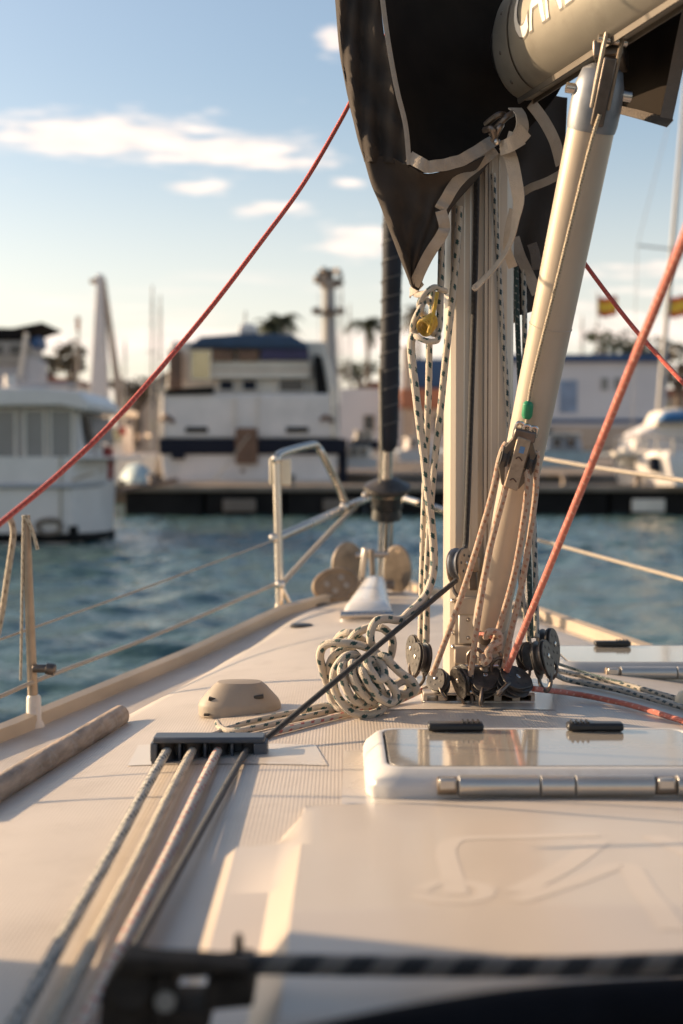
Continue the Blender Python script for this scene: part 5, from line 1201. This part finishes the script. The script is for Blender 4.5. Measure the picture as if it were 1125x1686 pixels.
# ---- palms and trees
def palm(px, py, Y, r, lab, mat='leaf', nfr=26):
    t = thing('palm_tree', lab, 'palm tree', P(px, 738, Y), 'palms on the shore')
    c = P(px, py, Y); g = P(px-1, 738, Y)
    MB().ring([g, g.lerp(c, .5)+V((.15, 0, 0)), c], [.24, .2, .17], 8).build('trunk', 'trunk', t)
    b = MB()
    for i in range(nfr):
        a = random.uniform(0, 6.28); el = random.uniform(-.5, 1.2); L_ = r*random.uniform(.75, 1.1); d = V((math.cos(a), math.sin(a), 0)); q = []
        for k in range(7):
            s_ = k/6; q.append(c+d*L_*s_*math.cos(el*.6)+V((0, 0, L_*(math.sin(el)*s_-.75*s_*s_))))
        sd = V((-d.y, d.x, 0))
        for k in range(1, 7):
            for sgn in (-1, 1):
                for m_ in range(2):
                    p = q[k].lerp(q[k-1], m_*.5); l_ = r*.30*(1.15-k/7); tip = p+sd*sgn*l_+V((0, 0, -l_*.5))+(q[k]-q[k-1])*.6
                    w_ = (q[k]-q[k-1])*.30; b.add([p-w_, p+w_, tip], [(0, 1, 2)])
        b.ring(q, .03, 4)
    b.build('crown', mat, t, smooth=False)
palm(605, 532, 150, 2.6, 'palm tree with thin crown left of the furled headsail')
palm(444, 534, 140, 2.4, 'left palm crown showing above the motor yacht canopy')
palm(466, 526, 145, 2.3, 'right palm crown showing above the motor yacht canopy')
palm(688, 512, 130, 2.2, 'palm with dry crown between furled sail and rope hank', 'leaf_dry')
def bush(px, py, Y, rx, rz, lab, mat='leaf', n=420):
    t = thing('shore_tree', lab, 'tree', P(px, 738, Y), 'trees on the shore')
    c = P(px, py, Y); g = P(px, 738, Y)
    tr = MB(); tr.ring([g, c], [.35, .2], 8)
    for k in range(5):
        a = k*1.3; tr.ring([g.lerp(c, .6), c+V((math.cos(a)*rx*.6, math.sin(a)*rx*.5, rz*.3))], [.15, .05], 6)
    tr.build('trunk', 'trunk', t)
    b = MB(); cl_ = [(V((random.uniform(-1, 1)*rx*.75, random.uniform(-1, 1)*rx*.6, random.uniform(-.7, .8)*rz)), random.uniform(.25, .5)) for _ in range(16)]
    for i in range(n):
        o_, s_ = random.choice(cl_); d = V((random.gauss(0, 1), random.gauss(0, 1), random.gauss(0, 1))).normalized()*random.uniform(.5, 1)
        p = c+o_+V((d.x*rx*s_, d.y*rx*s_, d.z*rz*s_)); u = V((random.uniform(-1, 1), random.uniform(-1, 1), random.uniform(-1, 1))).normalized(); v_ = u.orthogonal().normalized(); l_ = random.uniform(.15, .35)
        b.add([p-u*l_, p+v_*l_*.6, p+u*l_, p-v_*l_*.6], [(0, 1, 2, 3)])
    b.build('crown', mat, t, smooth=False)
bush(1012, 576, 110, 2.6, 1.5, 'dark tree showing above the shed roof under the left flag')
bush(1062, 580, 115, 2.4, 1.2, 'small dark tree above the shed roof between the flags', 'leaf_dry')
bush(1118, 600, 112, 2.2, 1.6, 'brown tree at the right edge under the right flag', 'leaf_dry')
bush(590, 612, 160, 3.0, 1.2, 'low scrubby tree between tower and furled sail')
bush(118, 590, 120, 1.6, 1.3, 'small dark tree just left of the white pylon', 'leaf_dry')
bush(66, 606, 125, 2.5, 1.0, 'brown bush beside the dark flybridge boat', 'leaf_dry')
bush(226, 640, 118, 3.0, 1.0, 'brown hedge tree right of the white pylon', 'leaf_dry')
# ---- flags
def flag(px, py, Y, wpx, hpx, lab, pole_bot, stripes=True):
    t = thing('flag', lab, 'flag', P(px, pole_bot, Y), 'flags on poles at the right')
    MB().cyl(P(px, pole_bot, Y), P(px-1, py-hpx*.7, Y), .05, n=8).build('pole', 'mast_far', t)
    bands = ((0, .25, 'flag_red'), (.25, .75, 'flag_yellow'), (.75, 1, 'flag_red'))
    for a_, c_, m_ in bands:
        rows = []
        for k in range(9):
            s_ = k/8; x_ = px+wpx*s_; yo = 3*math.sin(s_*5)+4*s_
            rows.append([P(x_, py-hpx/2+hpx*a_+yo, Y)+V((0, .12*math.sin(s_*7), 0)), P(x_, py-hpx/2+hpx*c_+yo, Y)+V((0, .12*math.sin(s_*7), 0))])
        MB().loft(rows).build('stripe', m_, t, solid=.01)
flag(985, 502, 85, 32, 32, 'red and yellow flag on a pole behind the thin red line', 738)
flag(1098, 502, 80, 34, 34, 'yellow and red flag at the right edge beside the far mast', 738)
# ---- thin masts of boats in the distance
for i, (px, y0, Y, lab) in enumerate(((250, 470, 90, 'thin bare mast left of the motor yacht, nearer the pylon'), (263, 486, 92, 'thin bare mast beside it, nearer the motor yacht'), (205, 560, 100, 'short bare mast close to the raking crane leg'),
        (128, 520, 98, 'bare mast with orange pennant left of the white pylon'), (575, 500, 110, 'thin bare mast right of the floodlight tower'), (958, 520, 88, 'thin bare mast right of the strut'), (562, 470, 112, 'thin mast close behind the floodlight tower'))):
    t = thing('distant_mast', lab, 'mast', P(px, 742, Y), 'masts in the harbour')
    MB().cyl(P(px, 742, Y), P(px+1, y0, Y), .09, .05, n=8).build('pole', 'mast_far', t)
    MB().cyl(P(px-7, lerp(742, y0, .6), Y), P(px+8, lerp(742, y0, .6), Y), .03, n=6).build('spreader', 'mast_far', t)
    for k in (-1, 1): MB().ring([P(px+k*5, 742, Y), P(px+k*7, lerp(742, y0, .6), Y), P(px+1, y0, Y)], .012, 5).build('shroud', 'mast_far', t)
    if px == 128: ppoly(t, 'pennant', 'orange_cover', [(125, 521), (132, 523), (131, 545), (125, 543)], Y-.1, .05)
# small boats moored between yacht and mast
def smallboat(px, py, Y, wpx, lab, top='bg_white', hullm='bg_white'):
    t = thing('small_boat', lab, 'boat', P(px, py, Y), 'small boats at the far quay')
    h_ = wpx*.30
    rows = [[P(px-wpx/2+wpx*.04*k, py, Y+2.5*k-0), P(px-wpx/2+wpx*.01*k, py-h_, Y+2.5*k), P(px+wpx/2-wpx*.01*k, py-h_, Y+2.5*k), P(px+wpx/2-wpx*.04*k, py, Y+2.5*k)] for k in range(3)]
    MB().loft(rows, closed=True, capends=True).build('hull', hullm, t, ang=30)
    ppoly(t, 'cabin', top, [(px-wpx*.34, py-h_), (px-wpx*.28, py-h_*2.0), (px+wpx*.28, py-h_*2.0), (px+wpx*.34, py-h_)], Y+.6, 2.5, .08)
    for k in (-.14, .12): win(t, px+wpx*(k-.08), py-h_*1.8, px+wpx*(k+.08), py-h_*1.25, Y+.55, 'dark_glass', top, 1.2)
    part(t, 'roof', 'bg_cream', px-wpx*.33, py-h_*2.15, px+wpx*.33, py-h_*2.0, Y+.4, 3, .04)
smallboat(592, 772, 46, 60, 'small white cabin boat right of the motor yacht', 'bg_cream')
smallboat(690, 760, 50, 64, 'small white boat behind the halyards left of the mast')
smallboat(930, 770, 45, 90, 'low grey-white boat beyond the right lifeline', 'bg_grey', 'tarp_teal')
smallboat(600, 740, 62, 50, 'boat with dark hull further back beside the furled sail', 'bg_cream', 'navy')
